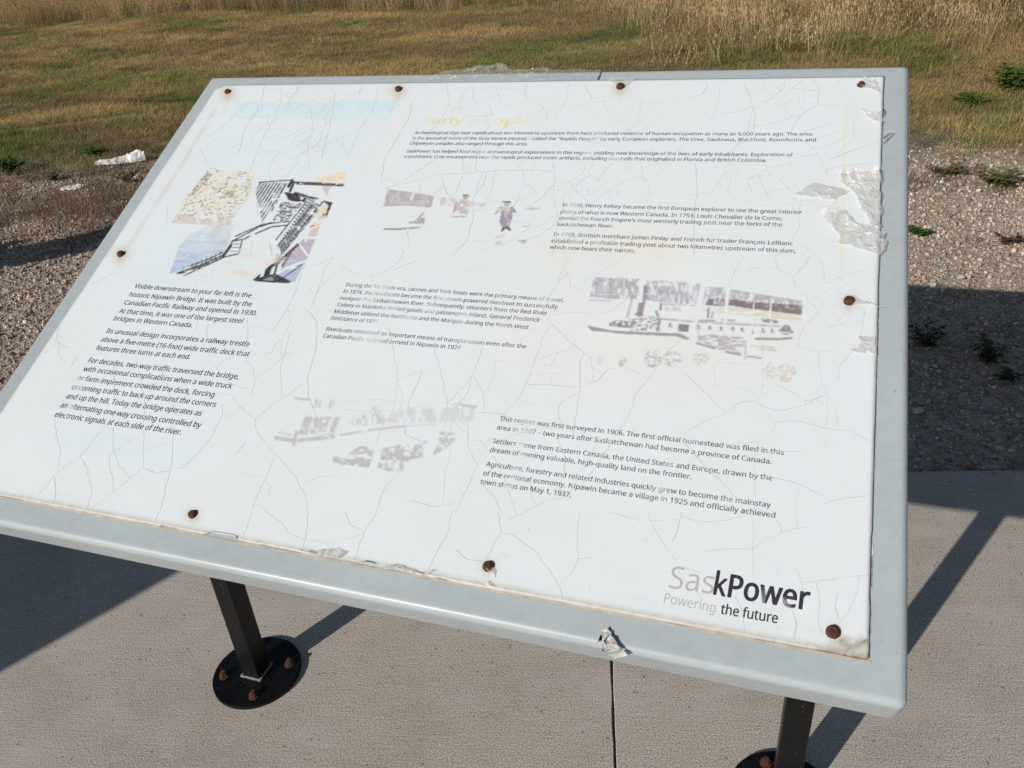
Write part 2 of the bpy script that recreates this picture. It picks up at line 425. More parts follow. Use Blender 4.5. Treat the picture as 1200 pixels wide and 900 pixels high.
# turf
def track(x, y):                                  # a thin worn streak of gravel in the turf on the left
    c = y - (6.16 + .6 * (x + 7.48)) - .25 * (fbm(x * 1.5, y * 0, 7) - .5)
    return 1 - .93 * np.exp(-(c / 0.16) ** 2) * sstep(-6.0, -6.5, x)
def turf_tint(x, y, k):
    g = fbm(x * 0.9, y * 0.9, 41); b = fbm(x * 0.35, y * 0.5, 77); r = rng.uniform(size=k)
    tan = np.array([0.30, 0.225, 0.115]); olive = np.array([0.155, 0.150, 0.055]); green = np.array([0.085, 0.135, 0.03]); brown = np.array([0.15, 0.105, 0.06])
    near = 1 - sstep(0.2, 2.6, grass_line(x, y))
    wg = np.clip((g - 0.52) * 6, 0, 1) * 0.8 + near * 0.35; wo = np.clip((b - 0.40) * 4, 0, 1) * 0.7 + near * .25
    c = tan[None] * (1 - 0) + 0
    c = c * (1 - wo[:, None]) + olive * wo[:, None]
    pb = sstep(.50, .64, fbm(x * .7 + 9, y * 1.6, 123))[:, None]; c = c * (1 - .6 * pb) + np.array([0.16, 0.11, 0.075]) * .6 * pb
    sel = (r < wg * 0.7)[:, None]; c = np.where(sel, green, c)
    c = np.where((r > 0.86)[:, None], brown, c)
    return c * rng.uniform(0.7, 1.35, (k, 1)) * 1.9 * (0.55 + 0.95 * fbm(x * .45, y * 2.0, 88))[:, None]
tv = [clump(100 + s, 26, 0.012, 0.05, 0.075, 0.0034, 1.5) for s in range(5)]
P_ = []
for (nn, x0, x1, y0, y1) in ((70000, -13, 6, 3.4, 9.5), (80000, -24, 8, 9, 18.5)):
    x, y = rects(nn, x0, x1, y0, y1); P_.append(np.stack([x, y], 1))
P_ = np.concatenate(P_); x, y = P_.T
gl = grass_line(x, y); bare = fbm(x * 1.3, y * 1.9, 55)
pr = sstep(-0.5, 1.0, gl) * np.clip(1.25 - 1.0 * sstep(0.54, 0.66, bare) * (1 - 0.4 * sstep(1, 4, gl)), 0.08, 1) * track(x, y)
keep = rng.uniform(size=len(x)) < pr
keep &= (x > -1.27 * y - 2.2) & (x < 0.36 * y + 2)
x, y = x[keep], y[keep]; k = len(x)
hs = rng.uniform(0.6, 1.3, k) * (0.7 + 0.8 * fbm(x * .8, y * .8, 12)) * (1 + 0.05 * y)
scatter('turf', np.stack([x, y, height(x, y) - 0.004], 1), np.stack([rng.normal(0, .12, k), rng.normal(0, .12, k), rng.uniform(0, 6.28, k)], 1),
        np.stack([1 + .03 * y, 1 + .03 * y, hs], 1), turf_tint(x, y, k), rng.integers(0, 5, k), tv, 'short mown grass, dry and tan with green patches')

# tall dry grass: a band far left, a nearer mound to the right
tl = [clump(200 + s, 26, 0.22, 0.62, 0.15, 0.0042, 0.6, head=True, segs=3) for s in range(5)]
def tall_mask(x, y):
    a = sstep(-0.5, 0.6, y - (16.1 - 0.05 * (x + 8)) + 1.2 * (fbm(x * .6, y * .6, 61) - .5))
    yb = np.interp(x, [-6.5, -3.2, -2.2, -0.8, 1.2, 5], [17, 13.6, 11.3, 9.0, 8.7, 8.7])
    b = sstep(-0.9, 2.6, y - yb + 3.4 * (fbm(x * .8, y * .8, 63) - .5))
    return a, b
x, y = rects(60000, -34, 16, 8, 34)
a, b = tall_mask(x, y); keep = (rng.uniform(size=len(x)) < np.maximum(a, b * 0.95)) & (x > -1.27 * y - 3) & (x < 0.62 * y + 2)
keep &= ~((y > 24) & (rng.uniform(size=len(x)) < 0.5))
x, y, a, b = x[keep], y[keep], a[keep], b[keep]; k = len(x)
near = (b > a + 0.2)
hs = rng.uniform(0.6, 1.2, k) * np.where(near, (0.30 + 0.35 * b) + 0.05 * (y - 9), 1.1)
w = fbm(x * .5, y * .5, 71)[:, None]; r = rng.uniform(size=(k, 1))
tint = np.where(r < 0.66, [[0.56, 0.45, 0.27]], np.where(r < 0.84, [[0.42, 0.29, 0.19]], [[0.22, 0.21, 0.09]])) * (0.55 + 0.95 * w) * rng.uniform(.8, 1.2, (k, 1))
tint = tint * np.where(near, 1.0, 0.92)[:, None]
scatter('tall_grass', np.stack([x, y, height(x, y) * (1 - sstep(24, 60, np.hypot(x, y))) - 0.01], 1), np.stack([rng.normal(0, .1, k), rng.normal(.06, .1, k), rng.uniform(0, 6.28, k)], 1),
        np.stack([np.ones(k) * 1.15, np.ones(k) * 1.15, hs], 1), tint, rng.integers(0, 5, k), tl, 'tall dry tan grass behind the mown area')

# brown dead weeds at the gravel edge and sparse growth between the stones
dw = [clump(300 + s, 26, 0.03, 0.13, 0.09, 0.003, 1.1, segs=3) for s in range(4)]
x, y = rects(26000, -8, 5, 2.2, 8); gl = grass_line(x, y); pt = fbm(x * 1.6, y * 1.6, 91)
mA = np.exp(-((gl + 0.95) / 0.40) ** 2) * (x < -1.5) * sstep(0.25, 0.5, pt) + .5 * np.exp(-((gl + 0.1) / 0.4) ** 2) * (x < -1.5) * sstep(0.45, 0.6, pt)
mB = np.exp(-((gl + 0.35) / 0.55) ** 2) * (x > -1) * sstep(0.46, 0.58, pt)
mC = 0.018 * (x > 0.3) * (edge_dist(x, y) > 0.15) * sstep(0.5, 0.62, pt)
keep = rng.uniform(size=len(x)) < np.clip(mA * 0.75 + mB * 0.75 + mC, 0, 1)
keep &= edge_dist(x, y) > 0.1
x, y = x[keep], y[keep]; k = len(x); left = x < -1.2
g = rng.uniform(size=k)
tint = np.where(left[:, None], [[0.34, 0.235, 0.175]], [[0.12, 0.11, 0.05]]) * rng.uniform(.7, 1.3, (k, 1))
tint = np.where((g < .15)[:, None], [[0.10, 0.125, 0.045]], tint)
scatter('dead_weeds', np.stack([x, y, height(x, y)], 1), np.stack([rng.normal(0, .15, k), rng.normal(0, .15, k), rng.uniform(0, 6.28, k)], 1),
        np.stack([rng.uniform(.6, 1.3, k)] * 3, 1) * np.where(left, 1.0, 0.75)[:, None], tint, rng.integers(0, 4, k), dw, 'brown dead weeds along the edge of the gravel')

# ------------------------------------------------------------------ the sign: panel frame of reference
TILT = rad(26.645)
PU = np.array([1.0, 0, 0]); PVv = np.array([0, math.cos(TILT), math.sin(TILT)]); PN = np.array([0, -math.sin(TILT), math.cos(TILT)])
DS = 0.811                                        # distance from the eye to the panel's plane
U0, U1, V0, V1 = -1.3109 * DS, 0.1827 * DS, 0.2515 * DS, 1.3680 * DS
W_, H_ = U1 - U0, V1 - V0                         # 1.21 x 0.90 m
UC, VC = (U0 + U1) / 2, (V0 + V1) / 2
PC = EYE + PU * UC + PVv * VC - PN * DS           # centre of the panel face
def place(px, py):
    """where a measured print position lies on the panel (metres from the panel's centre)"""
    px = np.asarray(px, float); py = np.asarray(py, float)
    d = np.stack([(px - 600) / FOC, (py - 450) / FOC, np.ones_like(px)], -1) @ RC.T
    t = -(DS - 0.003) / (d @ PN); q = d * t[..., None]
    return q @ PU - UC, q @ PVv - VC
def unplace(u, v):
    P3 = (np.asarray(u)[..., None] + UC) * PU + (np.asarray(v)[..., None] + VC) * PVv - PN * (DS - 0.003)
    c = P3 @ RC
    return 600 + FOC * c[..., 0] / c[..., 2], 450 + FOC * c[..., 1] / c[..., 2]

sign = tag(empty('interpretive_sign', (PC[0], PC[1], 0)), 'weathered white history panel in a grey metal frame on two dark posts', 'sign')
PR = Matrix.Rotation(TILT, 4, 'X')
def on_panel(name, me, mat, n=0.0, label=None, kind=None, smooth=False):
    o = link(name, me, mat, sign, smooth); o.matrix_local = Matrix.Translation(Vector((0, 0, PC[2])) + Vector(PN) * n) @ PR
    return tag(o, label, kind=kind)

# folded metal tray
TH = 0.045
def rrect(w, h, r, n=8):
    out = []
    for cx, cy, a0 in ((1, 1, 0), (-1, 1, 90), (-1, -1, 180), (1, -1, 270)):
        for k in range(n + 1):
            a = rad(a0 + 90 * k / n); out.append((cx * (w / 2 - r) + r * math.cos(a), cy * (h / 2 - r) + r * math.sin(a)))
    return out
RB = 0.0082; prof = [(RB * (1 - math.sin(a)), -RB * (1 - math.cos(a))) for a in np.linspace(0, math.pi / 2, 8)]
prof = [(RB + .004, 0.0)] + prof + [(0, -TH), (0.003, -TH), (0.003, -0.006)]
V = []; F = []; nr = None
for ins, z in prof:
    rr = rrect(W_ - 2 * ins, H_ - 2 * ins, max(0.0015, 0.0092 - ins)); nr = len(rr); V += [(x, y, z) for x, y in rr]
for s in range(len(prof) - 1):
    for k in range(nr): F.append((s * nr + k, (s + 1) * nr + k, (s + 1) * nr + (k + 1) % nr, s * nr + (k + 1) % nr))
F.append(tuple(range(nr))); F.append(tuple(range((len(prof) - 1) * nr, len(prof) * nr))[::-1])
fr = on_panel('frame', mesh('frame', V, F), M['grey'], 0, smooth=True)
fr.data.set_sharp_from_angle(angle=rad(50))

# white sheet with wavy, chipped edges
SU0, SU1, SV0, SV1 = -1.269 * DS - UC, 0.1400 * DS - UC, 0.2962 * DS - VC, 1.3315 * DS - VC
nu, nv = 340, 250
uu = np.linspace(SU0, SU1, nu); vv_ = np.linspace(SV0, SV1, nv); UU, VV = np.meshgrid(uu, vv_)
eb = 0.0016
wob = lambda a, s: eb * (fbm(a * 40, a * 0 + s, 3) - .5) * 0.8 + 0.0012 * (noise(a * 9, a * 0 + s, 8) - .5)
UUd = UU + wob(VV, 1.0) * (UU > SU1 - 0.002) + wob(VV, 2.0) * (UU < SU0 + 0.002)
chip = 0.006 * sstep(0.62, 0.8, fbm(UU * 14, UU * 0, 23))
VVd = VV + (wob(UU, 3.0) + chip) * (VV < SV0 + 0.002) + wob(UU, 4.0) * (VV > SV1 - 0.002)
# rounded and curled top-left corner
cr = np.hypot(UU - SU0, VV - SV1); UUd += 0.012 * np.clip(1 - cr / 0.012, 0, 1); VVd -= 0.006 * np.clip(1 - cr / 0.012, 0, 1)
def zsheet(u, v): return 0.003 + 0.0012 * (fbm(u * 5, v * 5, 21, 3) - .5) + 0.0010 * np.clip(1 - (v - SV0) / 0.02, 0, 1) * fbm(u * 30, v * 0, 6, 3)
ZZ = zsheet(UU, VV)
vs = np.stack([UUd.ravel(), VVd.ravel(), ZZ.ravel()], 1)
ii = (np.arange(nv - 1)[:, None] * nu + np.arange(nu - 1)[None]).ravel()
F = [tuple(q) for q in np.stack([ii, ii + 1, ii + nu + 1, ii + nu], 1)]
ring = list(range(nu)) + [nu * (j + 1) - 1 for j in range(1, nv)] + [nu * (nv - 1) + i for i in range(nu - 2, -1, -1)] + [nu * j for j in range(nv - 2, 0, -1)]
nb = len(vs); vs = np.concatenate([vs, vs[ring] * [1, 1, 0] + [0, 0, 0.0002]])
for j in range(len(ring)):
    k2 = (j + 1) % len(ring); F.append((ring[j], nb + j, nb + k2, ring[k2]))
sh = mesh('sheet', vs, F)
# stains, faded tints (they stay with the laminate)
px, py = unplace(vs[:, 0], vs[:, 1])
base = np.array([0.725, 0.785, 0.825]); C = np.tile(base, (len(vs), 1))
def tint(mask, c, a): 
    global C
    mk = (np.clip(mask, 0, 1) * a)[:, None]; C = C * (1 - mk) + np.array(c) * mk
def inpoly(pts, px, py, soft=0):
    pts = np.asarray(pts, float); ins = np.zeros(px.shape, bool); n = len(pts)
    for i in range(n):
        x1, y1 = pts[i]; x2, y2 = pts[(i + 1) % n]
        if y1 == y2: continue
        c = ((y1 > py) != (y2 > py)) & (px < (x2 - x1) * (py - y1) / (y2 - y1) + x1); ins ^= c
    return ins
def seg(px, py, a, b):
    a = np.asarray(a, float); b = np.asarray(b, float); d = b - a; L2 = d @ d + 1e-9
    t = np.clip(((px - a[0]) * d[0] + (py - a[1]) * d[1]) / L2, 0, 1)
    return np.hypot(px - a[0] - t * d[0], py - a[1] - t * d[1]), t
nz = fbm(px * .05, py * .05, 2); nz2 = fbm(px * .2, py * .2, 4)
tint(inpoly([(278, 120), (465, 117), (455, 142), (268, 140)], px, py) * (0.4 + nz2) * (1 - (py - 118) / 40), (0.46, 0.74, 0.84), .85)
tint(inpoly([(272, 120), (465, 117), (405, 200), (222, 200)], px, py) * 1.0, (0.70, 0.80, 0.85), .5)
tint(inpoly([(150, 330), (190, 262), (320, 300), (300, 335)], px, py) * 1.0, (0.64, 0.77, 0.84), .35)
tint(inpoly([(130, 300), (170, 230), (215, 230), (150, 400), (65, 500), (70, 545), (215, 550), (290, 420), (350, 330), (130, 330)], px, py) * 1.0, (0.70, 0.79, 0.84), .30)
tint(inpoly([(62, 500), (245, 525), (215, 552), (65, 525)], px, py) * 1.0, (0.66, 0.77, 0.84), .30)
tint(np.clip(1 - np.hypot((px - 750) / 95, (py - 292) / 38), 0, 1) * nz2 * 2, (0.80, 0.70, 0.50), .38)
tint(np.clip(1 - np.hypot((px - 655) / 40, (py - 300) / 30), 0, 1) * nz2 * 2, (0.80, 0.70, 0.52), .35)
tint(np.clip(1 - np.hypot((px - 760) / 230, (py - 400) / 90), 0, 1), (0.79, 0.77, 0.66), .35)
tint(np.exp(-((px - (991 - (py - 130) * 0.03)) / 1.8) ** 2) * (py > 125) * (py < 320) * (0.3 + nz2), (0.74, 0.73, 0.36), .5)
tint(np.exp(-((px - (978)) / 1.5) ** 2) * (py > 340) * (py < 500), (0.70, 0.72, 0.70), .18)
for x0, y0 in ((267, 108), (467, 105), (727, 102), (142, 298), (226, 603), (572, 664), (976, 741), (995, 353)):
    dd = np.hypot(px - x0, (py - y0) * 1.1)
    tint(np.exp(-(dd / 9) ** 2), (0.50, 0.36, 0.22), .55)
    s_, t_ = seg(px, py, (x0, y0), (x0 - .1 * 22, y0 + 22)); tint(np.exp(-(s_ / 3.5) ** 2) * (1 - t_) * nz2 * 1.6, (0.55, 0.40, 0.24), .4)
de = np.minimum.reduce([vs[:, 0] - SU0, SU1 - vs[:, 0], vs[:, 1] - SV0, SV1 - vs[:, 1]])
tint((1 - sstep(0.0, 0.006, de)) * (0.3 + nz2), (0.50, 0.44, 0.34), .35)
tint((1 - sstep(0.0, 0.010, vs[:, 1] - SV0)) * (nz2 + .3), (0.36, 0.29, 0.20), .6)
lc, _ = seg(px, py, (252, 128), (215, 190)); lc2, _ = seg(px, py, (215, 190), (148, 292)); lc = np.minimum(lc, lc2)
tint(np.exp(-((lc + 5 * (nz - .5)) / 1.8) ** 2), (0.60, 0.50, 0.42), .35)
cn = inpoly([(970, 755), (985, 745), (1000, 748), (1012, 742), (1018, 776), (945, 764)], px, py) * sstep(.3, .6, nz2 + .15)
tint(cn, (0.58, 0.52, 0.44), .7)
s1, _ = seg(px, py, (985, 752), (998, 760)); s2, _ = seg(px, py, (998, 760), (1014, 752)); s3, _ = seg(px, py, (960, 762), (1016, 773))
tint(np.exp(-(np.minimum(s1, s2) / 3.0) ** 2) * nz2 * 1.6, (0.06, 0.13, 0.11), .8); tint(np.exp(-(s3 / 3.5) ** 2) * nz2 * 1.8, (0.13, 0.10, 0.08), .85)
at = sh.attributes.new('stain', 'FLOAT_COLOR', 'POINT'); c4 = np.ones((len(vs), 4), np.float32); c4[:, :3] = C; at.data.foreach_set('color', c4.ravel())
sheet = on_panel('panel_sheet', sh, M['paper'], 0, 'white laminate face, crazed and faded', smooth=False)
flat = np.zeros(len(sh.polygons), bool); flat[:(nu - 1) * (nv - 1)] = True; sh.polygons.foreach_set('use_smooth', flat)

def strip_mesh(lines, w, z, jit=0.0, seed=1, sub=0.006, drape=False):
    """thin ribbons following polylines (panel metres)"""
    r = np.random.default_rng(seed); V = []; F = []; T = []
    for ln in lines:
        P0 = np.asarray(ln, float); out = [P0[0]]
        for a, b in zip(P0[:-1], P0[1:]):
            L = np.linalg.norm(b - a); n = max(1, int(L / sub)); nn = np.array([-(b - a)[1], (b - a)[0]]) / max(L, 1e-6)
            for s in range(1, n + 1):
                q = a + (b - a) * s / n
                if s < n: q = q + nn * r.normal() * jit
                out.append(q)
        P0 = np.array(out); n = len(P0)
        if n < 2: continue
        tg = np.gradient(P0, axis=0); tg /= np.linalg.norm(tg, axis=1)[:, None] + 1e-9; nm = np.stack([-tg[:, 1], tg[:, 0]], 1)
        ww = w * r.uniform(0.6, 1.15) * (0.7 + 0.6 * noise(np.arange(n) * .35, np.zeros(n), seed)); ww[-1] *= .5
        i0 = len(V); base_f = r.uniform(0.30, 0.62)
        for i in range(n):
            V += [(*(P0[i] - nm[i] * ww[i] / 2), z), (*(P0[i] + nm[i] * ww[i] / 2), z)]; f_ = min(0.95, base_f + 0.35 * r.uniform()); T += [f_, f_]
        for i in range(n - 1): F.append((i0 + 2 * i, i0 + 2 * i + 1, i0 + 2 * i + 3, i0 + 2 * i + 2))
    V = np.array(V)
    if drape: V[:, 2] = zsheet(V[:, 0], V[:, 1]) + z
    me = mesh('strips', V, F); at = me.attributes.new('fade', 'FLOAT', 'POINT'); at.data.foreach_set('value', np.array(T, np.float32)); return me

CR = [((400, 300), [[(165,250),(185,340),(197,437),(190,500),(180,545),(140,600),(120,660)],[(197,437),(250,415),(335,392)],[(330,300),(325,330),(350,410),(370,500),(368,560),(362,600)],[(500,300),(470,400),(440,450),(370,518)],[(800,0),(780,40),(760,90),(700,205),(740,240),(715,270),(690,340),(660,420),(640,470),(612,512),(575,550),(560,600)],[(475,363),(560,368),(660,378),(780,390)],[(740,240),(800,300),(880,360)],[(850,340),(836,380),(838,460),(830,520),(820,590),(810,640)],[(648,450),(740,455),(838,460),(900,440),(940,395)],[(940,395),(1000,390),(1080,430)],[(1200,290),(1140,340),(1100,405),(1040,480),(1010,560),(960,640),(900,730),(850,800)],[(0,540),(60,545),(180,545),(280,530),(370,515),(420,540),(445,600),(442,660),(478,740),(440,820),(400,900)],[(478,550),(560,555),(610,575)],[(445,650),(560,645),(700,600),(800,615),(900,640),(960,660)],[(225,600),(225,630),(300,660)],[(200,760),(150,820),(120,900)],[(300,560),(320,600)],[(760,640),(790,720),(770,800)],[(240,860),(330,880),(400,870)],[(490,800),(540,850),(560,900)],[(640,900),(720,860),(800,850)],[(0,30),(40,60),(120,80)],[(180,50),(260,20)],[(430,60),(470,40),(560,50)]]),
((0, 300), [[(190,570),(200,640),(213,683),(205,740)],[(400,560),(280,705),(190,770),(120,860)],[(280,705),(310,750),(322,830),(305,895)],[(190,775),(195,830),(188,870)],[(400,570),(397,680),(420,740),(455,780)],[(505,610),(503,745),(400,830),(310,895)],[(503,745),(550,765),(600,755)],[(610,600),(605,720),(580,820),(563,895)],[(780,520),(780,560),(740,640),(690,700),(640,745),(600,750)],[(765,480),(810,490),(860,545),(897,573),(905,625),(970,700),(1040,780),(1070,840),(1082,895)],[(897,573),(960,520),(1080,440)],[(965,705),(930,790),(950,810),(940,850)],[(930,790),(900,850),(885,895)],[(825,760),(925,778)],[(1060,800),(1120,775),(1200,772)],[(830,695),(865,655)],[(1070,180),(1115,230),(1110,330),(1080,430),(1085,500),(1110,560)],[(1175,0),(1140,50),(1120,110),(1095,180)],[(1020,265),(1000,340),(985,400),(990,490)],[(870,220),(870,300),(850,340),(890,400),(895,450),(880,490)],[(885,350),(1000,340),(1110,320)],[(830,235),(960,262),(1000,200),(1040,120),(1080,0)],[(730,240),(725,290)],[(400,380),(400,500)],[(480,370),(510,520),(500,600)],[(560,380),(620,560)],[(200,250),(195,300),(240,325)],[(320,100),(400,60),(480,90)],[(690,100),(700,180),(690,260)],[(250,390),(270,350)]]),
((800, 300), [[(215,0),(180,60),(160,110)],[(320,0),(335,50),(385,70),(395,110),(480,200),(430,240),(400,320)],[(395,70),(450,0)],[(505,95),(590,60),(680,40)],[(505,95),(570,140)],[(190,30),(300,90),(340,130)],[(580,180),(640,190),(630,260),(600,330),(550,390),(545,440)],[(400,320),(480,335),(560,340)],[(480,335),(475,400),(500,470),(512,500),(505,605)],[(275,250),(280,330),(280,460),(265,510),(325,590),(325,605),(265,655),(250,720),(255,850),(250,900)],[(0,410),(60,460),(150,555),(200,515),(265,510)],[(150,555),(80,580),(0,625)],[(80,465),(190,462),(265,490)],[(280,455),(345,458),(430,510),(510,495)],[(325,582),(400,580),(505,607),(600,620),(665,655)],[(265,655),(180,660)],[(300,690),(420,688)],[(250,770),(370,790),(495,845)],[(495,870),(580,850),(660,843)],[(0,650),(60,720),(130,790),(190,850)],[(110,380),(115,460)],[(110,375),(280,380)],[(540,540),(545,600)],[(430,510),(430,525)]]),
((800, 600), [[(240,0),(248,60),(245,120),(247,240)],[(75,140),(160,130),(245,130),(280,100),(350,70),(460,50)],[(400,200),(425,280)],[(420,250),(500,240),(650,220)],[(180,290),(205,340),(217,440)],[(385,340),(400,390),(390,475)],[(330,200),(345,220)],[(545,280),(535,330),(548,380)],[(450,465),(510,425)],[(0,190),(60,215)],[(315,330),(310,360)]]),
((400, 600), [[(125,0),(80,70),(45,170)],[(15,0),(30,45),(80,68)],[(388,0),(370,80),(320,170),(300,220)],[(550,0),(562,70),(530,130),(508,170)],[(562,70),(600,80),(680,135),(740,220),(770,270),(777,315)],[(838,0),(828,80),(832,165),(810,210),(772,252)],[(832,165),(875,160)],[(400,130),(440,165),(495,175)],[(590,25),(650,0)],[(940,0),(1060,35)],[(1075,0),(1100,60),(1130,110),(1180,180)],[(1195,0),(1180,70),(1155,115)],[(655,55),(657,70)],[(552,140),(585,157)],[(870,255),(875,275)]]),
((0, 600), [[(560,0),(540,45)],[(885,0),(850,100)],[(1083,0),(1080,50),(1065,135)]]),
((400, 0), [[(130,300),(120,360),(100,400),(60,460),(20,560)],[(75,290),(60,340)],[(250,360),(235,420),(200,480),(150,560),(140,640)],[(370,300),(380,360),(350,420),(300,480)],[(460,300),(465,350),(520,370),(530,410)],[(540,300),(560,350),(600,360)],[(650,290),(645,340),(700,370),(730,420)],[(800,290),(790,350),(750,420)],[(860,300),(880,350)],[(1000,300),(1060,350),(1040,420),(1080,450)],[(340,555),(270,600),(210,640),(160,660),(155,700)],[(160,660),(250,640),(320,615),(430,610),(560,600),(650,598),(740,602)],[(740,560),(750,620),(745,700),(760,760),(755,840),(740,900)],[(430,545),(425,610)],[(480,550),(470,600)],[(640,550),(620,595)],[(350,620),(370,680),(400,700)],[(425,620),(400,680)],[(510,610),(500,650),(460,700),(465,760),(440,850),(390,900)],[(270,640),(300,730),(260,780)],[(640,600),(645,640),(700,690),(740,700)],[(745,650),(700,700),(650,730)],[(630,690),(600,740)],[(750,640),(800,640),(850,610),(860,570)],[(800,640),(830,680),(880,720)],[(950,570),(900,640),(870,610),(890,560)],[(230,800),(240,870),(170,900)],[(1050,560),(1060,640),(1130,600)],[(1130,560),(1200,520)],[(1080,640),(1085,700)],[(1150,690),(1200,700)]]),
((800, 0), [[(75,275),(90,300),(70,330)],[(125,300),(130,340),(110,400),(90,440)],[(215,290),(240,350),(255,400),(250,460),(170,530),(160,560)],[(360,275),(358,310),(290,360),(240,330)],[(460,270),(480,320),(475,365),(420,400),(390,440),(380,470)],[(380,310),(470,320)],[(475,370),(600,375),(610,370)],[(555,275),(540,300),(600,330)],[(400,480),(460,520),(500,590),(510,620)],[(380,500),(440,460),(540,430)],[(400,570),(300,590),(230,630),(150,600),(100,680),(0,690)],[(230,630),(240,680),(330,720),(480,700)],[(280,580),(340,590),(390,640),(410,680)],[(45,580),(50,680),(40,760),(40,900)],[(600,420),(600,480),(620,520),(690,500)],[(520,560),(620,520)],[(490,480),(560,460)],[(410,720),(410,800),(370,860),(330,900)],[(440,800),(520,850),(560,850)],[(545,700),(510,740)]]),
((0, 0), [[(930,300),(915,380),(860,450),(840,540)],[(990,300),(985,360),(960,420),(930,470),(900,540),(880,600)],[(1050,300),(1040,330)],[(1090,370),(1100,450),(1080,520),(1090,600)],[(1180,320),(1160,440),(1130,560)],[(1050,490),(1100,520),(1180,500)],[(700,520),(735,580)],[(590,720),(585,790)],[(860,650),(900,680),(905,760)]])]

lines = []
for (ox, oy), group in CR:
    for ln in group:
        u, v = place([ox + a / 3 for a, b in ln], [oy + b / 3 for a, b in ln])
        pts = np.stack([u, v], 1); pts[:, 0] = np.clip(pts[:, 0], SU0 + .002, SU1 - .002); pts[:, 1] = np.clip(pts[:, 1], SV0 + .003, SV1 - .002); lines.append(pts)
m_crack = m_ink('hairline cracks', (0.42, 0.40, 0.37))
on_panel('surface_cracks', strip_mesh(lines, 0.0009, 0.00016, 0.0005, 3, .006, True), m_crack, 0, kind='stuff')
# finer crazing: branches that leave one crack and run until they meet another
r2 = np.random.default_rng(11)
dens = []
for ln in lines:
    for p, q in zip(ln[:-1], ln[1:]):
        n = max(1, int(np.linalg.norm(q - p) / 0.004)); dens += [p + (q - p) * k / n for k in range(n)]
dens = np.array(dens); sec = []
for k in range(520):
    i0 = r2.integers(len(dens)); p = dens[i0].copy()
    up = (p[1] - SV0) / (SV1 - SV0)
    if r2.uniform() > 0.22 + 0.78 * up ** 1.3: continue
    tg = dens[min(i0 + 1, len(dens) - 1)] - p; a = math.atan2(tg[1], tg[0]) + r2.choice([-1, 1]) * (1.57 + r2.normal() * .25); curve = r2.normal() * .05; ln = [p.copy()]; hit = False
    for s in range(26):
        a += curve + r2.normal() * .12; p = p + .005 * np.array([math.cos(a), math.sin(a)])
        if not (SU0 + .004 < p[0] < SU1 - .004 and SV0 + .004 < p[1] < SV1 - .004): break
        ln.append(p.copy())
        if s > 2:
            dd = np.hypot(dens[:, 0] - p[0], dens[:, 1] - p[1]); m_ = dd.argmin()
            if dd[m_] < .0045: ln.append(dens[m_].copy()); hit = True; break
    if len(ln) < 5 or (not hit and len(ln) > 14 and r2.uniform() < .8): continue
    sec.append(np.array(ln)); dens = np.concatenate([dens, np.array(ln)])
m_crack2 = m_ink('faint crazing', (0.48, 0.46, 0.44))
on_panel('fine_crazing', strip_mesh(sec, 0.0007, 0.00013, 0.0003, 5, .006, True), m_crack2, 0, kind='stuff')

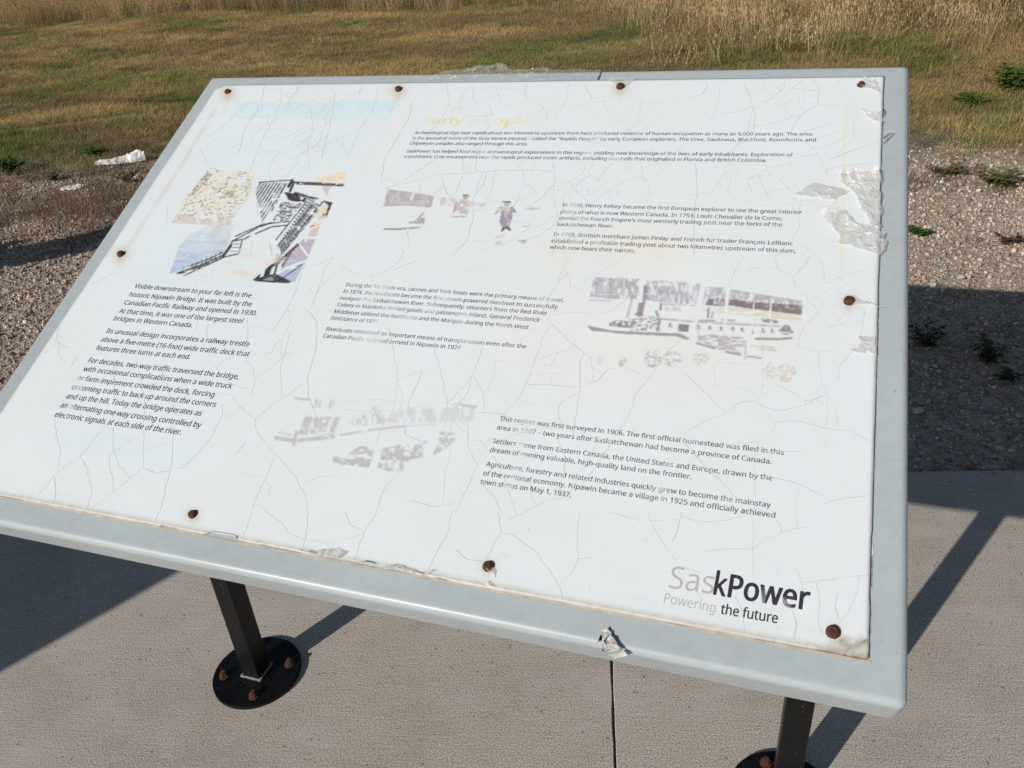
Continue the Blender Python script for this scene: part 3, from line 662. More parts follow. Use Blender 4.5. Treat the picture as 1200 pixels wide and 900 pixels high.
# ------------------------------------------------------------------ lettering
FONT = None
try:
    fp = os.path.join(bpy.utils.system_resource('DATAFILES'), 'fonts', 'NotoSansHebrew-Regular.woff2')
    if os.path.exists(fp): FONT = bpy.data.fonts.load(fp)
except Exception: FONT = None
LINES = [
(156.7,337.3,293.3,348.7,'Visible downstream to your far left is the','A'),
(150.7,347.3,294.0,359.0,'historic Nipawin Bridge. It was built by the','A'),
(144.7,356.7,300.0,369.7,'Canadian Pacific Railway and opened in 1930.','A'),
(138.7,366.7,283.3,378.7,'At that time, it was one of the largest steel','A'),
(132.7,375.3,224.3,383.7,'bridges in Western Canada.','A'),
(123.7,390.0,291.0,406.0,'Its unusual design incorporates a railway trestle','A'),
(117.7,400.0,291.0,417.7,'above a five-metre (16-foot) wide traffic deck that','A'),
(111.7,410.0,221.7,421.0,'features three turns at each end.','A'),
(102.7,424.7,278.7,444.3,'For decades, two-way traffic traversed the bridge,','A'),
(96.7,434.7,270.7,455.3,'with occasional complications when a wide truck','A'),
(90.0,445.3,250.0,465.3,'or farm implement crowded the deck, forcing','A'),
(83.3,456.0,251.7,477.0,'oncoming traffic to back up around the corners','A'),
(76.7,466.7,235.0,487.3,'and up the hill. Today the bridge operates as','A'),
(70.0,477.3,234.3,501.3,'an alternating one-way crossing controlled by','A'),
(63.3,488.3,211.3,509.7,'electronic signals at each side of the river.','A'),
(485.4,157.0,951.5,159.0,'Archaeological digs near rapids about two kilometres upstream from here produced evidence of human occupation as many as 9,000 years ago. The area','B'),
(483.0,163.4,956.0,165.9,'is the ancestral home of the Gros Ventre (Atsina) – called the "Rapids People" by early European explorers. The Cree, Saulteaux, Blackfoot, Assiniboine and','B'),
(479.6,169.4,618.0,170.5,'Chipewyan peoples also ranged through this area.','B'),
(475.6,178.6,928.8,183.5,'SaskPower has helped fund major archaeological explorations in this region, yielding new knowledge of the lives of early inhabitants. Exploration of','B'),
(473.2,184.8,898.0,189.9,'a prehistoric Cree encampment near the rapids produced exotic artifacts, including seashells that originated in Florida and British Columbia.','B'),
(658.7,242.0,939.5,251.0,'In 1690, Henry Kelsey became the first European explorer to see the great interior','C'),
(656.5,250.0,916.5,258.4,'plains of what is now Western Canada. In 1753, Louis Chevalier de la Corne,','C'),
(654.4,257.6,916.3,265.6,"started the French Empire's most westerly trading post near the forks of the",'C'),
(652.3,264.8,718.0,267.0,'Saskatchewan River.','C'),
(648.5,276.3,928.8,287.7,'In 1768, Scottish merchant James Finlay and French fur trader François LeBlanc','C'),
(645.9,284.0,932.5,296.5,'established a profitable trading post about two kilometres upstream of this dam,','C'),
(643.7,291.5,744.0,296.0,'which now bears their names.','C'),
(405.0,335.5,660.0,353.8,'During the fur trade era, canoes and York boats were the primary means of travel.','D'),
(401.8,343.2,653.0,361.8,'In 1874, the Northcote became the first steam-powered riverboat to successfully','D'),
(398.0,351.0,640.8,369.0,'navigate the Saskatchewan River. Subsequently, steamers from the Red River','D'),
(394.8,358.8,632.0,377.0,'Colony in Manitoba ferried goods and passengers inland. General Frederick','D'),
(391.0,367.0,618.8,385.5,'Middleton utilized the Northcote and the Marquis during the North-West','D'),
(387.5,374.5,444.0,379.5,'Resistance of 1885.','D'),
(381.8,387.5,616.0,408.2,'Riverboats remained an important means of transportation even after the','D'),
(378.0,395.5,540.5,410.0,'Canadian Pacific Railroad arrived in Nipawin in 1924.','D'),
(585.0,492.7,918.3,533.3,'This region was first surveyed in 1906. The first official homestead was filed in this','E'),
(581.7,503.0,904.0,544.0,'area in 1907 – two years after Saskatchewan had become a province of Canada.','E'),
(576.7,519.0,905.0,563.3,'Settlers came from Eastern Canada, the United States and Europe, drawn by the','E'),
(573.7,529.3,810.0,561.7,'dream of owning valuable, high-quality land on the frontier.','E'),
(569.3,546.0,902.7,595.0,'Agriculture, forestry and related industries quickly grew to become the mainstay','E'),
(565.7,556.7,908.0,607.0,'of the regional economy. Nipawin became a village in 1925 and officially achieved','E'),
(562.3,566.7,668.7,582.7,'town status on May 1, 1937.','E')]

FADE = [(617,497,16,.65),(613,506,13,.8),(609,524,7,1.3),(611,536,9,1.1),(604,553,6,1.3),(599,563,6,1.3),(594,573,6,1.3),(812,513,14,.6),(775,572,16,.5),(857,585,14,.4),(775,588,12,.6),(856,520,10,.55),(785,545,9,.5),(660,518,12,.3),(770,566,10,.4),(690,577,8,.4),
(445,340,18,.8),(522,349,16,.65),(587,352,9,.5),(642,351,14,.6),(430,353,14,.7),(505,362,12,.8),(455,364,13,.7),(575,366,10,.4),(541,372,14,.7),(470,378,16,.7),(480,372,12,.6),(560,387,10,.5),(442,379,9,1.1),(434,397,22,.8),(430,405,20,.9),(550,396,16,.8),(541,411,7,1.1),(610,377,12,.5),(600,360,8,.4),(460,350,10,.5),(585,384,10,.5),
(672,241,8,.7),(668,249,9,.6),(681,258,9,.7),(662,276,11,.6),(675,284,8,.5),(700,284,12,.4),(670,265,8,.4),(760,246,9,.3),(840,262,9,.3),
(700,160,12,.65),(697,165,9,.7),(690,180,9,.8),(722,186,12,.6),(565,179,9,.6),(575,184,7,.6),(600,158,9,.35),(505,180,8,.4),(880,165,10,.3),(640,186,9,.3),
(92,446,8,.7),(91,455,5,.7),(83,478,4,.8),(78,487,3,.5),(290,376,9,.4),(200,372,9,.3)]
def text_obj(s, size, shear, off=0.0, sx=1.0):
    cu = bpy.data.curves.new('line', 'FONT'); cu.body = s; cu.size = 1.0; cu.shear = shear; cu.offset = off; cu.resolution_u = 3
    if FONT: cu.font = FONT
    o = bpy.data.objects.new('line', cu); COL.objects.link(o); o['sz'] = size; o['bold'] = sx; return o
jobs = []       # (object, u0, v0, u1, v1, key)
blk = {}
for a in LINES: blk.setdefault(a[5], []).append(a)
for b, rows in blk.items():
    v = [float(place((r[0] + r[2]) / 2, (r[1] + r[3]) / 2)[1]) for r in rows]
    dv = np.abs(np.diff(v)); pitch = float(np.median(np.sort(dv)[:max(1, int(len(dv) * .8))]))
    for r in rows:
        jobs.append((text_obj(r[4], pitch * 0.93, 0.0, 0), r[:4], b, None))
jobs.append((text_obj('Early', 0.030, 0.0, 0), (494, 145, 541, 145.3), 'H1', None))
jobs.append((text_obj('peoples', 0.030, 0.0, 0), (550, 145.3, 634, 146), 'H1', None))
jobs.append((text_obj('Fur trade', 0.028, 0.0, 0), (664, 229, 776, 231.5), 'H2', None))
jobs.append((text_obj('Sas', 0.0415, 0.06, 0), (783.5, 689, 836, 696.3), 'LG', 1))
jobs.append((text_obj('k', 0.0415, 0.06, 0), (836, 696.4, 850, 698.9), 'LK', 1))
jobs.append((text_obj('Power', 0.0405, 0.06, 0, 1.9), (853, 699.2, 948, 715.2), 'LK', 1))
jobs.append((text_obj('Powering', 0.0175, 0.06, 0), (777.5, 706, 838, 718), 'LG', 1))
jobs.append((text_obj('the future', 0.0175, 0.06, 0), (844.5, 719, 911, 730.5), 'LT', 1))
bpy.context.view_layer.update()
dg = bpy.context.evaluated_depsgraph_get()
acc = {}
for o, (xa, ya, xb, yb), key, lg in jobs:
    me = bpy.data.meshes.new_from_object(o.evaluated_get(dg))
    n = len(me.vertices); co = np.zeros(n * 3); me.vertices.foreach_get('co', co); co = co.reshape(-1, 3)
    (u0, u1), (v0, v1) = place([xa, xb], [ya, yb])
    x0 = co[:, 0].min(); x1 = co[:, 0].max(); sx = math.hypot(u1 - u0, v1 - v0) / (x1 - x0)
    ang = math.atan2(v1 - v0, u1 - u0)
    X_ = (co[:, 0] - x0) * sx; Y_ = co[:, 1] * o['sz']
    U_ = u0 + X_ * math.cos(ang) - Y_ * math.sin(ang); V_ = v0 + X_ * math.sin(ang) + Y_ * math.cos(ang)
    a = acc.setdefault(key, dict(v=[], f=[], n=0))
    w_ = 0.0190 * o['sz'] if o['bold'] > 1.1 else 0.016 * o['sz']; nc = 10 if o['bold'] > 1.1 else (4 if key not in ('LG',) else 1)
    for q in range(nc):                               # printed weight: the outline thickened by its own strokes
        du = w_ * math.cos(6.283 * q / nc) if nc > 1 else 0; dv2 = w_ * .8 * math.sin(6.283 * q / nc) if nc > 1 else 0
        for p in me.polygons: a['f'].append(tuple(a['n'] + i for i in p.vertices))
        a['v'].append(np.stack([U_ + du, V_ + dv2, zsheet(U_ + du, V_ + dv2) + 0.00010 + q * 4e-6], 1)); a['n'] += n
    cu = o.data; bpy.data.objects.remove(o); bpy.data.curves.remove(cu); bpy.data.meshes.remove(me)
INK = dict(A=(0.035, 0.042, 0.055), B=(0.06, 0.06, 0.08), C=(0.085, 0.085, 0.095), D=(0.075, 0.08, 0.09), E=(0.055, 0.055, 0.065), H1=(0.74, 0.70, 0.05), H2=(0.56, 0.46, 0.26), LG=(0.46, 0.46, 0.46), LK=(0.022, 0.02, 0.028), LT=(0.05, 0.05, 0.055))
LAB = dict(A='paragraphs about the railway bridge', B='paragraphs about early peoples', C='paragraphs about the first explorers', D='paragraphs about riverboats', E='paragraphs about settlement', H1='faded yellow heading', H2='faded ochre heading', LG='pale faded half of the logo', LK='bold black half of the logo', LT='dark half of the slogan')
for key, a in acc.items():
    V = np.concatenate(a['v']); me = mesh('lettering', V, a['f']); qx, qy = unplace(V[:, 0], V[:, 1])
    fd = 0.32 * np.clip((fbm(qx * .22, qy * .3, 14) - .42) * 3.4, 0, 1) + 0.07
    if key == 'A': fd = fd * 0.35
    fd = fd * 0.75
    if key in ('LK', 'LT', 'LG'): fd = np.full(len(V), 0.02)
    for (x0, y0, r, s) in FADE: fd = np.maximum(fd, s * np.exp(-(((qx - x0) / r) ** 2 + ((qy - y0) / max(4.2, r * .45)) ** 2)))
    if key == 'H1': fd = np.interp(qx, [494, 503, 506, 538, 541, 550, 580, 586, 597, 602, 612, 620, 640], [.88, .7, .3, .3, .7, .86, .8, .3, .35, .82, .45, .85, .93]) + .1 * (noise(qx * .4, qy * .4, 44) - .5)
    if key == 'H2': fd = 0.86 + 0.12 * noise(qx * .12, qy * 0, 45)
    if key == 'LK':
        s_, _ = seg(qx, qy, (896, 690), (893, 712)); fd = np.maximum(fd, .35 * np.exp(-(s_ / 2.5) ** 2)); s_, _ = seg(qx, qy, (915, 700), (924, 712)); fd = np.maximum(fd, .5 * np.exp(-(s_ / 2.) ** 2))
    at = me.attributes.new('fade', 'FLOAT', 'POINT'); at.data.foreach_set('value', np.clip(fd, 0, .97).astype(np.float32))
    on_panel('lettering', me, m_ink('print ink', INK[key]), 0, LAB[key])

# ------------------------------------------------------------------ printed pictures (flat print, worn)
class Print:
    def __init__(s, box, step=0.0009):
        u, v = place([p[0] for p in box], [p[1] for p in box]); s.u = np.arange(u.min(), u.max(), step); s.v = np.arange(v.min(), v.max(), step)
        s.U, s.V = np.meshgrid(s.u, s.v); s.x, s.y = unplace(s.U, s.V)
        s.C = np.ones(s.x.shape + (3,)) * 0.8; s.A = np.zeros(s.x.shape); s.o = (0, 0); s.k = 1
        s.sp = np.random.default_rng(5).uniform(size=s.x.shape)
    def frame(s, ox, oy, k): s.ox, s.oy, s.k = ox, oy, k; s.X = (s.x - ox) * k; s.Y = (s.y - oy) * k
    def put(s, mask, c, a=1.0):
        m = np.clip(mask, 0, 1) * a; al = m + s.A * (1 - m); w = np.where(al > 1e-4, m / np.maximum(al, 1e-4), 0)[..., None]
        s.C = s.C * (1 - w) + np.array(c) * w; s.A = al
    def poly(s, pts, c, a=1.0, nz=None): m = inpoly(pts, s.X, s.Y).astype(float); s.put(m if nz is None else m * nz, c, a)
    def line(s, pts, w, c, a=1.0, nz=None):
        m = np.zeros(s.x.shape)
        for p, q in zip(pts[:-1], pts[1:]): m = np.maximum(m, 1 - sstep(w * .35, w * .75, seg(s.X, s.Y, p, q)[0]))
        s.put(m if nz is None else m * nz, c, a)
    def erase(s, mask): s.A = s.A * (1 - np.clip(mask, 0, 1))
    def wipe(s, pts, w):
        for p, q in zip(pts[:-1], pts[1:]): s.erase(1 - sstep(w * .4, w * .6, seg(s.X, s.Y, p, q)[0]))
    def N(s, fx, fy, seed, lo, hi): return sstep(lo, hi, fbm(s.X * fx, s.Y * fy, seed))
    def build(s, label, soft=1):
        P_ = np.concatenate([s.C * s.A[..., None], s.A[..., None]], 2)
        for _ in range(soft):
            for ax in (0, 1): P_ = (np.roll(P_, 1, ax) + 2 * P_ + np.roll(P_, -1, ax)) / 4
        s.A = P_[..., 3]; s.C = P_[..., :3] / np.maximum(P_[..., 3:], 1e-4)
        s.A = np.clip(s.A ** 0.6 * (0.74 + 0.5 * fbm(s.x * 1.1, s.y * 1.3, 99, 3)) , 0, 1)
        h, w = s.x.shape; ii = (np.arange(h - 1)[:, None] * w + np.arange(w - 1)[None]).ravel(); Q = np.stack([ii, ii + 1, ii + w + 1, ii + w], 1)
        A = s.A.ravel(); Q = Q[A[Q].max(1) > 0.06]; used = np.unique(Q); mp = -np.ones(h * w, int); mp[used] = np.arange(len(used))
        V = np.stack([s.U.ravel()[used], s.V.ravel()[used], zsheet(s.U.ravel()[used], s.V.ravel()[used]) + .00006], 1); me = mesh('print', V, mp[Q])
        at = me.attributes.new('fade', 'FLOAT', 'POINT'); at.data.foreach_set('value', (1 - A[used]).astype(np.float32))
        c4 = np.ones((len(used), 4), np.float32); c4[:, :3] = s.C.reshape(-1, 3)[used]; at = me.attributes.new('ink', 'FLOAT_COLOR', 'POINT'); at.data.foreach_set('color', c4.ravel())
        on_panel('printed_picture', me, m_ink('faded picture print', None, 'ink'), 0, label)
BK = (0.02, 0.02, 0.025); MV = (0.36, 0.32, 0.38)
# bridge
p = Print([(188, 185), (412, 185), (188, 350), (412, 350)], 0.0008); p.frame(190, 185, 5.4545)
bank = [(310, 60), (580, 95), (560, 240), (440, 400), (60, 412), (150, 250)]
p.poly(bank, (0.80, 0.74, 0.56), .30, p.N(.02, .02, 1, .3, .6)); p.poly(bank, (0.70, 0.64, 0.44), .6, p.N(.03, .05, 2, .50, .72) * (0.35 + 0.65 * p.N(.15, .2, 52, .4, .6))); p.poly(bank, (0.20, 0.16, 0.12), .7, p.N(.09, .2, 3, .60, .68))
p.poly([(290, 80), (320, 110), (200, 240), (150, 262)], (0.16, 0.14, 0.14), .7, p.N(.1, .16, 4, .46, .58)); p.poly([(400, 180), (470, 180), (450, 260), (400, 240)], (0.34, 0.30, 0.16), .7, p.N(.08, .1, 5, .48, .6))
p.poly([(90, 360), (460, 375), (430, 435), (60, 415)], (0.56, 0.49, 0.42), .5, p.N(.03, .004, 6, .25, .6))
p.poly([(190, 480), (300, 430), (450, 425), (400, 600), (100, 725), (45, 742), (110, 560)], (0.36, 0.50, 0.70), .8, np.clip((p.Y - 420) / 330, .12, 1) * (0.45 + p.N(.01, .05, 7, .3, .7)))
p.poly([(300, 430), (450, 425), (420, 560), (330, 590)], (0.52, 0.46, 0.52), .3, p.N(.02, .02, 8, .3, .6))
p.poly([(230, 755), (560, 775), (760, 640), (640, 560), (420, 650)], (0.72, 0.60, 0.50), .50, p.N(.008, .03, 9, .35, .65) * np.clip((p.Y - 540) / 220, 0.1, 1))
for pts in ([(85, 745), (390, 622), (450, 532), (620, 440), (690, 418), (810, 405)], [(140, 752), (400, 632), (490, 612), (512, 525), (560, 500), (700, 440), (800, 430)], [(180, 690), (300, 645), (385, 605)], [(470, 500), (560, 460), (640, 425), (700, 415)], [(395, 628), (440, 560), (448, 530), (512, 522)]):
    p.line(pts, 7, BK, .85, .45 + .55 * p.N(.06, .06, 10, .3, .5))
p.line([(90, 742), (240, 695), (390, 625)], 15, BK, .85, p.N(.09, .09, 11, .42, .5)); p.line([(390, 625), (440, 560)], 14, BK, .9)
for t_ in range(9): xx = 130 + t_ * 30; p.line([(xx, 735 - t_ * 13), (xx + 3, 700 - t_ * 13)], 4, BK, .7)
for t_ in range(3): p.line([(452 - t_ * 14, 550 + t_ * 22), (505 - t_ * 5, 550 + t_ * 24)], 3, BK, .6)
tri = [(618, 158), (800, 160), (640, 415), (600, 230)]
st = (np.sin((p.X * .84 + p.Y * .54) * .36) > -.1).astype(float); p.poly(tri, BK, .72, st * (0.35 + 0.65 * p.N(.03, .03, 12, .35, .5))); p.poly([(600, 190), (640, 160), (650, 230), (625, 330)], (0.3, .3, .3), .4, p.N(.05, .05, 13, .4, .6))
p.line([(620, 156), (830, 141)], 7, BK, .8); p.line([(832, 143), (808, 182)], 16, BK, .95); p.line([(842, 155), (816, 214)], 13, BK, .95, p.N(.08, .08, 14, .3, .4)); p.line([(790, 165), (720, 300), (700, 335)], 8, BK, .7, p.N(.05, .05, 15, .4, .5))
p.line([(855, 160), (1150, 172)], 17, (0.07, 0.045, 0.04), .95, p.N(.03, .09, 16, .3, .42)); p.poly([(980, 128), (1120, 95), (1165, 90), (1165, 150), (975, 150)], (0.80, 0.64, 0.38), .7, p.N(.05, .08, 17, .38, .6))
p.poly([(1020, 180), (1080, 180), (1050, 245)], (0.5, 0.4, 0.42), .45); p.poly([(780, 218), (900, 236), (922, 250), (905, 285), (810, 272)], BK, .95, p.N(.02, .05, 18, .46, .5)); p.line([(925, 248), (990, 262)], 12, BK, .9); p.line([(850, 225), (920, 245), (905, 275)], 16, BK, .9)
p.poly([(760, 280), (900, 290), (800, 400), (700, 405)], BK, .75, p.N(.05, .16, 19, .50, .56))
for a_, b_ in (((935, 262), (728, 522)), ((1000, 310), (760, 600)), ((1030, 278), (745, 640)), ((960, 300), (740, 560)), ((1085, 288), (1000, 400))): p.line([a_, b_], 6, BK, .85, .4 + .6 * p.N(.04, .04, 20, .3, .45))
rr_ = np.random.default_rng(8)
for k in range(17):                                   # lattice bracing between the chords
    t0, t1 = k / 17, (k + 1) / 17; L0 = np.array([935, 265]); L1 = np.array([735, 560]); Q0 = np.array([1025, 285]); Q1 = np.array([765, 615])
    a0, a1, b0, b1 = L0 + (L1 - L0) * t0, L0 + (L1 - L0) * t1, Q0 + (Q1 - Q0) * t0, Q0 + (Q1 - Q0) * t1
    p.line([a0, b1], 3.6, BK, .85); p.line([a1, b0], 3.2, BK, .7); p.line([a0, b0], 3.0, BK, .6)
    if rr_.uniform() < .5: p.put(np.exp(-(np.hypot(p.X - (a0[0] + b0[0]) / 2, p.Y - (a0[1] + b0[1]) / 2) / 9) ** 2), BK, .8)
sb = np.sin((p.X * .78 - p.Y * .62) * .22) ; p.line([(1000, 335), (770, 612)], 5, BK, .6, p.N(.05, .05, 51, .35, .5))
p.poly([(1025, 272), (1088, 285), (1050, 378), (1035, 350), (1060, 300)], (0.04, 0.04, 0.06), .95); p.poly([(1040, 292), (1062, 305), (1045, 380), (1005, 430), (945, 455)], (0.80, 0.66, 0.42), .7, p.N(.03, .03, 23, .3, .5)); p.line([(945, 440), (1010, 420), (1040, 350)], 9, (0.3, 0.14, 0.12), .8, p.N(.05, .05, 24, .4, .5))
p.poly([(950, 462), (1005, 435), (985, 500), (930, 500)], (0.54, 0.45, 0.42), .6); p.poly([(900, 520), (975, 520), (930, 640), (790, 660), (860, 560)], (0.42, 0.38, 0.50), .75); p.poly([(790, 665), (925, 640), (845, 795), (720, 770)], (0.38, 0.45, 0.64), .8)
p.line([(868, 542), (930, 622)], 12, (0.8, 0.8, 0.8), 1); p.line([(700, 765), (800, 700), (925, 655)], 10, (0.8, 0.8, 0.8), 1); p.line([(740, 790), (895, 680)], 7, BK, .8); p.line([(868, 555), (740, 670), (690, 700)], 17, BK, .85, p.N(.05, .05, 25, .35, .45)); p.line([(830, 590), (770, 690)], 15, (0.16, .1, .1), .8)
p.poly([(578, 782), (640, 730), (700, 680), (745, 668), (725, 740), (840, 796), (700, 797)], BK, .93, 1 - (np.sin(p.X * .105 + p.Y * .03) > .35) * (p.Y < 775 - (p.X - 580) * .25) * 1.0); p.poly([(640, 782), (700, 757), (720, 785)], (0.3, 0.3, 0.32), .9); p.line([(600, 785), (815, 797)], 8, BK, .9)
p.line([(600, 200), (640, 415)], 3, (.35, .35, .35), .5); p.line([(685, 540), (705, 640)], 4, (.2, .2, .2), .6, p.N(.1, .1, 27, .4, .5)); p.poly([(730, 610), (790, 640), (720, 690)], (0.45, 0.45, 0.42), .5)
p.erase(p.N(.012, .02, 30, .66, .7)); p.build('faded colour picture of a trestle bridge')
# riverboat
p = Print([(682, 318), (948, 318), (682, 462), (948, 462)]); p.frame(680, 310, 4.4444)
mist = .55 + .45 * p.N(.05, .05, 31, .35, .6)
for q in ([(70, 65), (180, 70), (305, 72), (300, 178), (170, 178), (50, 165)], [(345, 82), (468, 85), (465, 200), (330, 182)], [(475, 88), (628, 100), (605, 208), (468, 198)], [(655, 115), (755, 122), (755, 215), (640, 208)], [(785, 130), (960, 160), (1155, 190), (1150, 255), (900, 225), (760, 212)]):
    top = (p.N(.07, .03, 32, .30, .52)); p.poly(q, (0.36, 0.335, 0.375), .8, (.55 + .75 * p.N(.25, .12, 53, .35, .6)) * mist * np.maximum(top, 1 - sstep(20, 45, p.Y - (55 + (p.X > 600) * 45 + (p.X > 760) * (p.X - 700) * .14)) * 1.0 * (1 - top)) * top)
p.poly([(95, 110), (150, 105), (150, 160), (90, 165)], (0.6, .58, .66), .5); p.poly([(670, 178), (755, 182), (750, 218), (650, 210)], (0.20, 0.14, 0.16), .8, p.N(.05, .05, 33, .3, .55)); p.poly([(770, 180), (900, 195), (1155, 215), (1150, 262), (900, 232), (765, 212)], (0.19, 0.135, 0.15), .85, .4 + p.N(.04, .06, 34, .3, .55))
p.poly([(650, 215), (900, 232), (1150, 262), (1148, 290), (900, 270), (640, 240)], (0.62, 0.58, 0.38), .6, p.N(.015, .07, 35, .3, .6))
p.line([(335, 122), (310, 258)], 26, (0.27, 0.23, 0.29), .9); p.line([(270, 170), (245, 275)], 9, (0.42, 0.39, 0.44), .7, p.N(.05, .03, 36, .3, .5)); p.line([(290, 258), (322, 262)], 10, (0.27, 0.24, 0.28), .8); p.line([(50, 185), (150, 188)], 8, (.5, .48, .5), .5)
p.poly([(38, 318), (160, 343), (300, 352), (520, 360), (570, 385), (555, 393), (500, 374), (250, 362), (60, 344)], (0.33, 0.29, 0.33), .9); p.poly([(150, 300), (230, 285), (260, 330), (150, 322)], (0.2, 0.18, 0.2), .8, p.N(.08, .08, 37, .45, .55)); p.poly([(235, 285), (420, 275), (412, 345), (250, 345)], (0.26, 0.23, 0.25), .75, p.N(.09, .12, 38, .50, .57))
p.line([(420, 283), (610, 300), (830, 312), (1035, 322)], 8, (0.42, 0.38, 0.38), .7, p.N(.02, .05, 39, .25, .4)); p.line([(430, 205), (600, 215)], 4, (.35, .3, .3), .6, p.N(.1, .1, 40, .4, .5)); p.poly([(440, 210), (530, 215), (520, 245), (440, 240)], (.5, .45, .4), .5, p.N(.1, .1, 41, .5, .58)); p.line([(350, 265), (420, 290)], 8, (.3, .27, .3), .7, p.N(.1, .1, 42, .4, .5)); p.line([(420, 205), (418, 235)], 8, (.2, .17, .2), .8); p.line([(395, 245), (405, 268)], 9, (.25, .2, .25), .8)
p.poly([(512, 310), (566, 314), (560, 352), (510, 348)], (0.22, 0.19, 0.24), .9); p.line([(410, 285), (405, 345)], 12, (.35, .3, .34), .8)
for a_, b_ in ((470, 318), (616, 325), (675, 331), (737, 335), (797, 338), (845, 340), (895, 352), (952, 345), (1001, 346)): p.poly([(a_ - 8, b_ - 11), (a_ + 8, b_ - 10), (a_ + 6, b_ + 11), (a_ - 9, b_ + 10)], (0.28, 0.22, 0.22), .85); p.line([(a_ + 10, b_ - 12), (a_ - 6, b_ + 13)], 3, (.85, .85, .85), .7)
p.poly([(1040, 312), (1085, 318), (1112, 352), (1080, 368), (1035, 358)], (0.22, 0.18, 0.20), .85, p.N(.07, .09, 43, .40, .50)); p.poly([(945, 282), (1030, 290), (1028, 306), (945, 300)], (0.25, .2, .2), .85, p.N(.1, .1, 46, .35, .5)); p.line([(620, 292), (700, 294)], 7, (.3, .26, .3), .7); p.line([(740, 290), (800, 292)], 9, (.4, .36, .4), .7)
p.line([(915, 387), (1040, 389), (1100, 384)], 9, (0.30, 0.24, 0.22), .85); p.line([(995, 200), (985, 280)], 6, (.85, .84, .8), 1); p.line([(668, 230), (665, 275)], 8, (.2, .17, .2), .8); p.line([(690, 250), (684, 280)], 7, (.3, .27, .3), .7)
p.poly([(610, 375), (700, 362), (860, 400), (830, 468), (700, 440), (620, 408)], (0.40, 0.35, 0.40), .7, p.N(.03, .10, 47, .46, .56)); p.line([(608, 410), (700, 438)], 8, (.33, .29, .33), .85); p.line([(760, 455), (832, 470)], 9, (.33, .29, .33), .85); p.line([(700, 372), (770, 380), (850, 385)], 10, (.4, .34, .34), .6, p.N(.05, .05, 48, .3, .5)); p.line([(870, 478), (940, 488)], 6, (.35, .3, .33), .8); p.line([(860, 400), (860, 492)], 6, (.4, .36, .4), .5); p.poly([(875, 420), (960, 425), (1035, 432), (1020, 455), (900, 440)], (0.55, 0.48, 0.34), .5, p.N(.04, .1, 49, .42, .58)); p.line([(605, 300), (620, 380)], 6, (.5, .47, .5), .4)
for cx_, cy_, rx_, ry_, c_ in ((378, 492, 45, 48, (.42, .38, .36)), (480, 492, 48, 42, (.5, .47, .38)), (217, 505, 24, 24, (.4, .38, .38)), (628, 492, 46, 34, (.52, .54, .36)), (1070, 565, 52, 48, (.58, .50, .30)), (985, 560, 30, 50, (.62, .58, .42)), (100, 500, 18, 24, (.6, .58, .5))):
    p.put((np.hypot((p.X - cx_) / rx_, (p.Y - cy_) / ry_) < 1) * p.N(.13, .13, 50, .54, .60), c_, .75)
for wv in ([(325, 60), (315, 190)], [(645, 100), (600, 300)], [(770, 120), (755, 300)], [(640, 100), (610, 210)]): p.wipe(wv, 22)
p.wipe([(600, 280), (585, 400)], 18); p.wipe([(905, 190), (880, 470)], 7); p.line([(655, 120), (640, 205)], 6, (.5, .46, .52), .4); p.build('faded picture of a paddle riverboat by a wooded bank')
# people on the ice
p = Print([(446, 210), (640, 210), (446, 296), (640, 296)]); p.frame(400, 0, 3)
p.poly([(165, 665), (240, 675), (325, 690), (315, 730), (230, 722), (147, 725)], (0.42, 0.37, 0.40), .80, .55 + .45 * p.N(.08, .08, 61, .35, .6)); p.line([(255, 680), (243, 702)], 5, (.8, .8, .8), .9); p.poly([(350, 693), (400, 700), (398, 727), (348, 722)], (0.52, .48, .48), .6, p.N(.1, .1, 62, .35, .6)); p.poly([(430, 702), (470, 712), (508, 718), (500, 727), (430, 724)], (.55, .5, .5), .5, p.N(.05, .1, 63, .3, .5))
p.line([(152, 805), (200, 806), (282, 800)], 5, (.25, .2, .18), .8, p.N(.06, .1, 64, .3, .42)); p.line([(240, 782), (290, 784)], 4, (.3, .25, .25), .8); p.poly([(270, 768), (293, 765), (292, 786), (268, 785)], (.38, .33, .38), .85); p.line([(290, 750), (255, 782)], 3, (.3, .25, .25), .8)
p.put(np.hypot(p.X - 437, (p.Y - 692) * 1.1) < 9, (.35, .33, .34), .8); p.poly([(415, 702), (447, 700), (453, 725), (444, 745), (440, 762), (400, 758), (398, 735)], (0.50, 0.46, 0.42), .75, p.N(.09, .09, 65, .36, .52)); p.line([(405, 710), (396, 745)], 5, (.3, .27, .27), .6); p.line([(388, 762), (442, 763)], 3, (.3, .25, .25), .6, p.N(.1, .1, 66, .35, .45)); p.line([(428, 686), (447, 688)], 4, (.15, .12, .12), .7)
p.put(np.hypot(p.X - 582, (p.Y - 718) * 1.0) < 9, (.42, .38, .38), .75); p.line([(570, 710), (594, 711)], 4, (.12, .1, .1), .8); p.poly([(562, 728), (602, 730), (600, 765), (592, 790), (592, 808), (568, 806), (556, 780), (562, 752)], (0.30, 0.25, 0.34), .85, .45 + .55 * p.N(.09, .06, 67, .36, .5)); p.poly([(566, 728), (596, 728), (590, 744), (570, 742)], (.6, .58, .5), .6)
p.line([(562, 730), (542, 752)], 6, (.45, .42, .44), .8); p.line([(600, 731), (609, 745)], 7, (.2, .17, .2), .8); p.line([(572, 800), (566, 810)], 7, (.1, .08, .1), .9); p.line([(582, 798), (592, 808)], 7, (.1, .08, .1), .9)
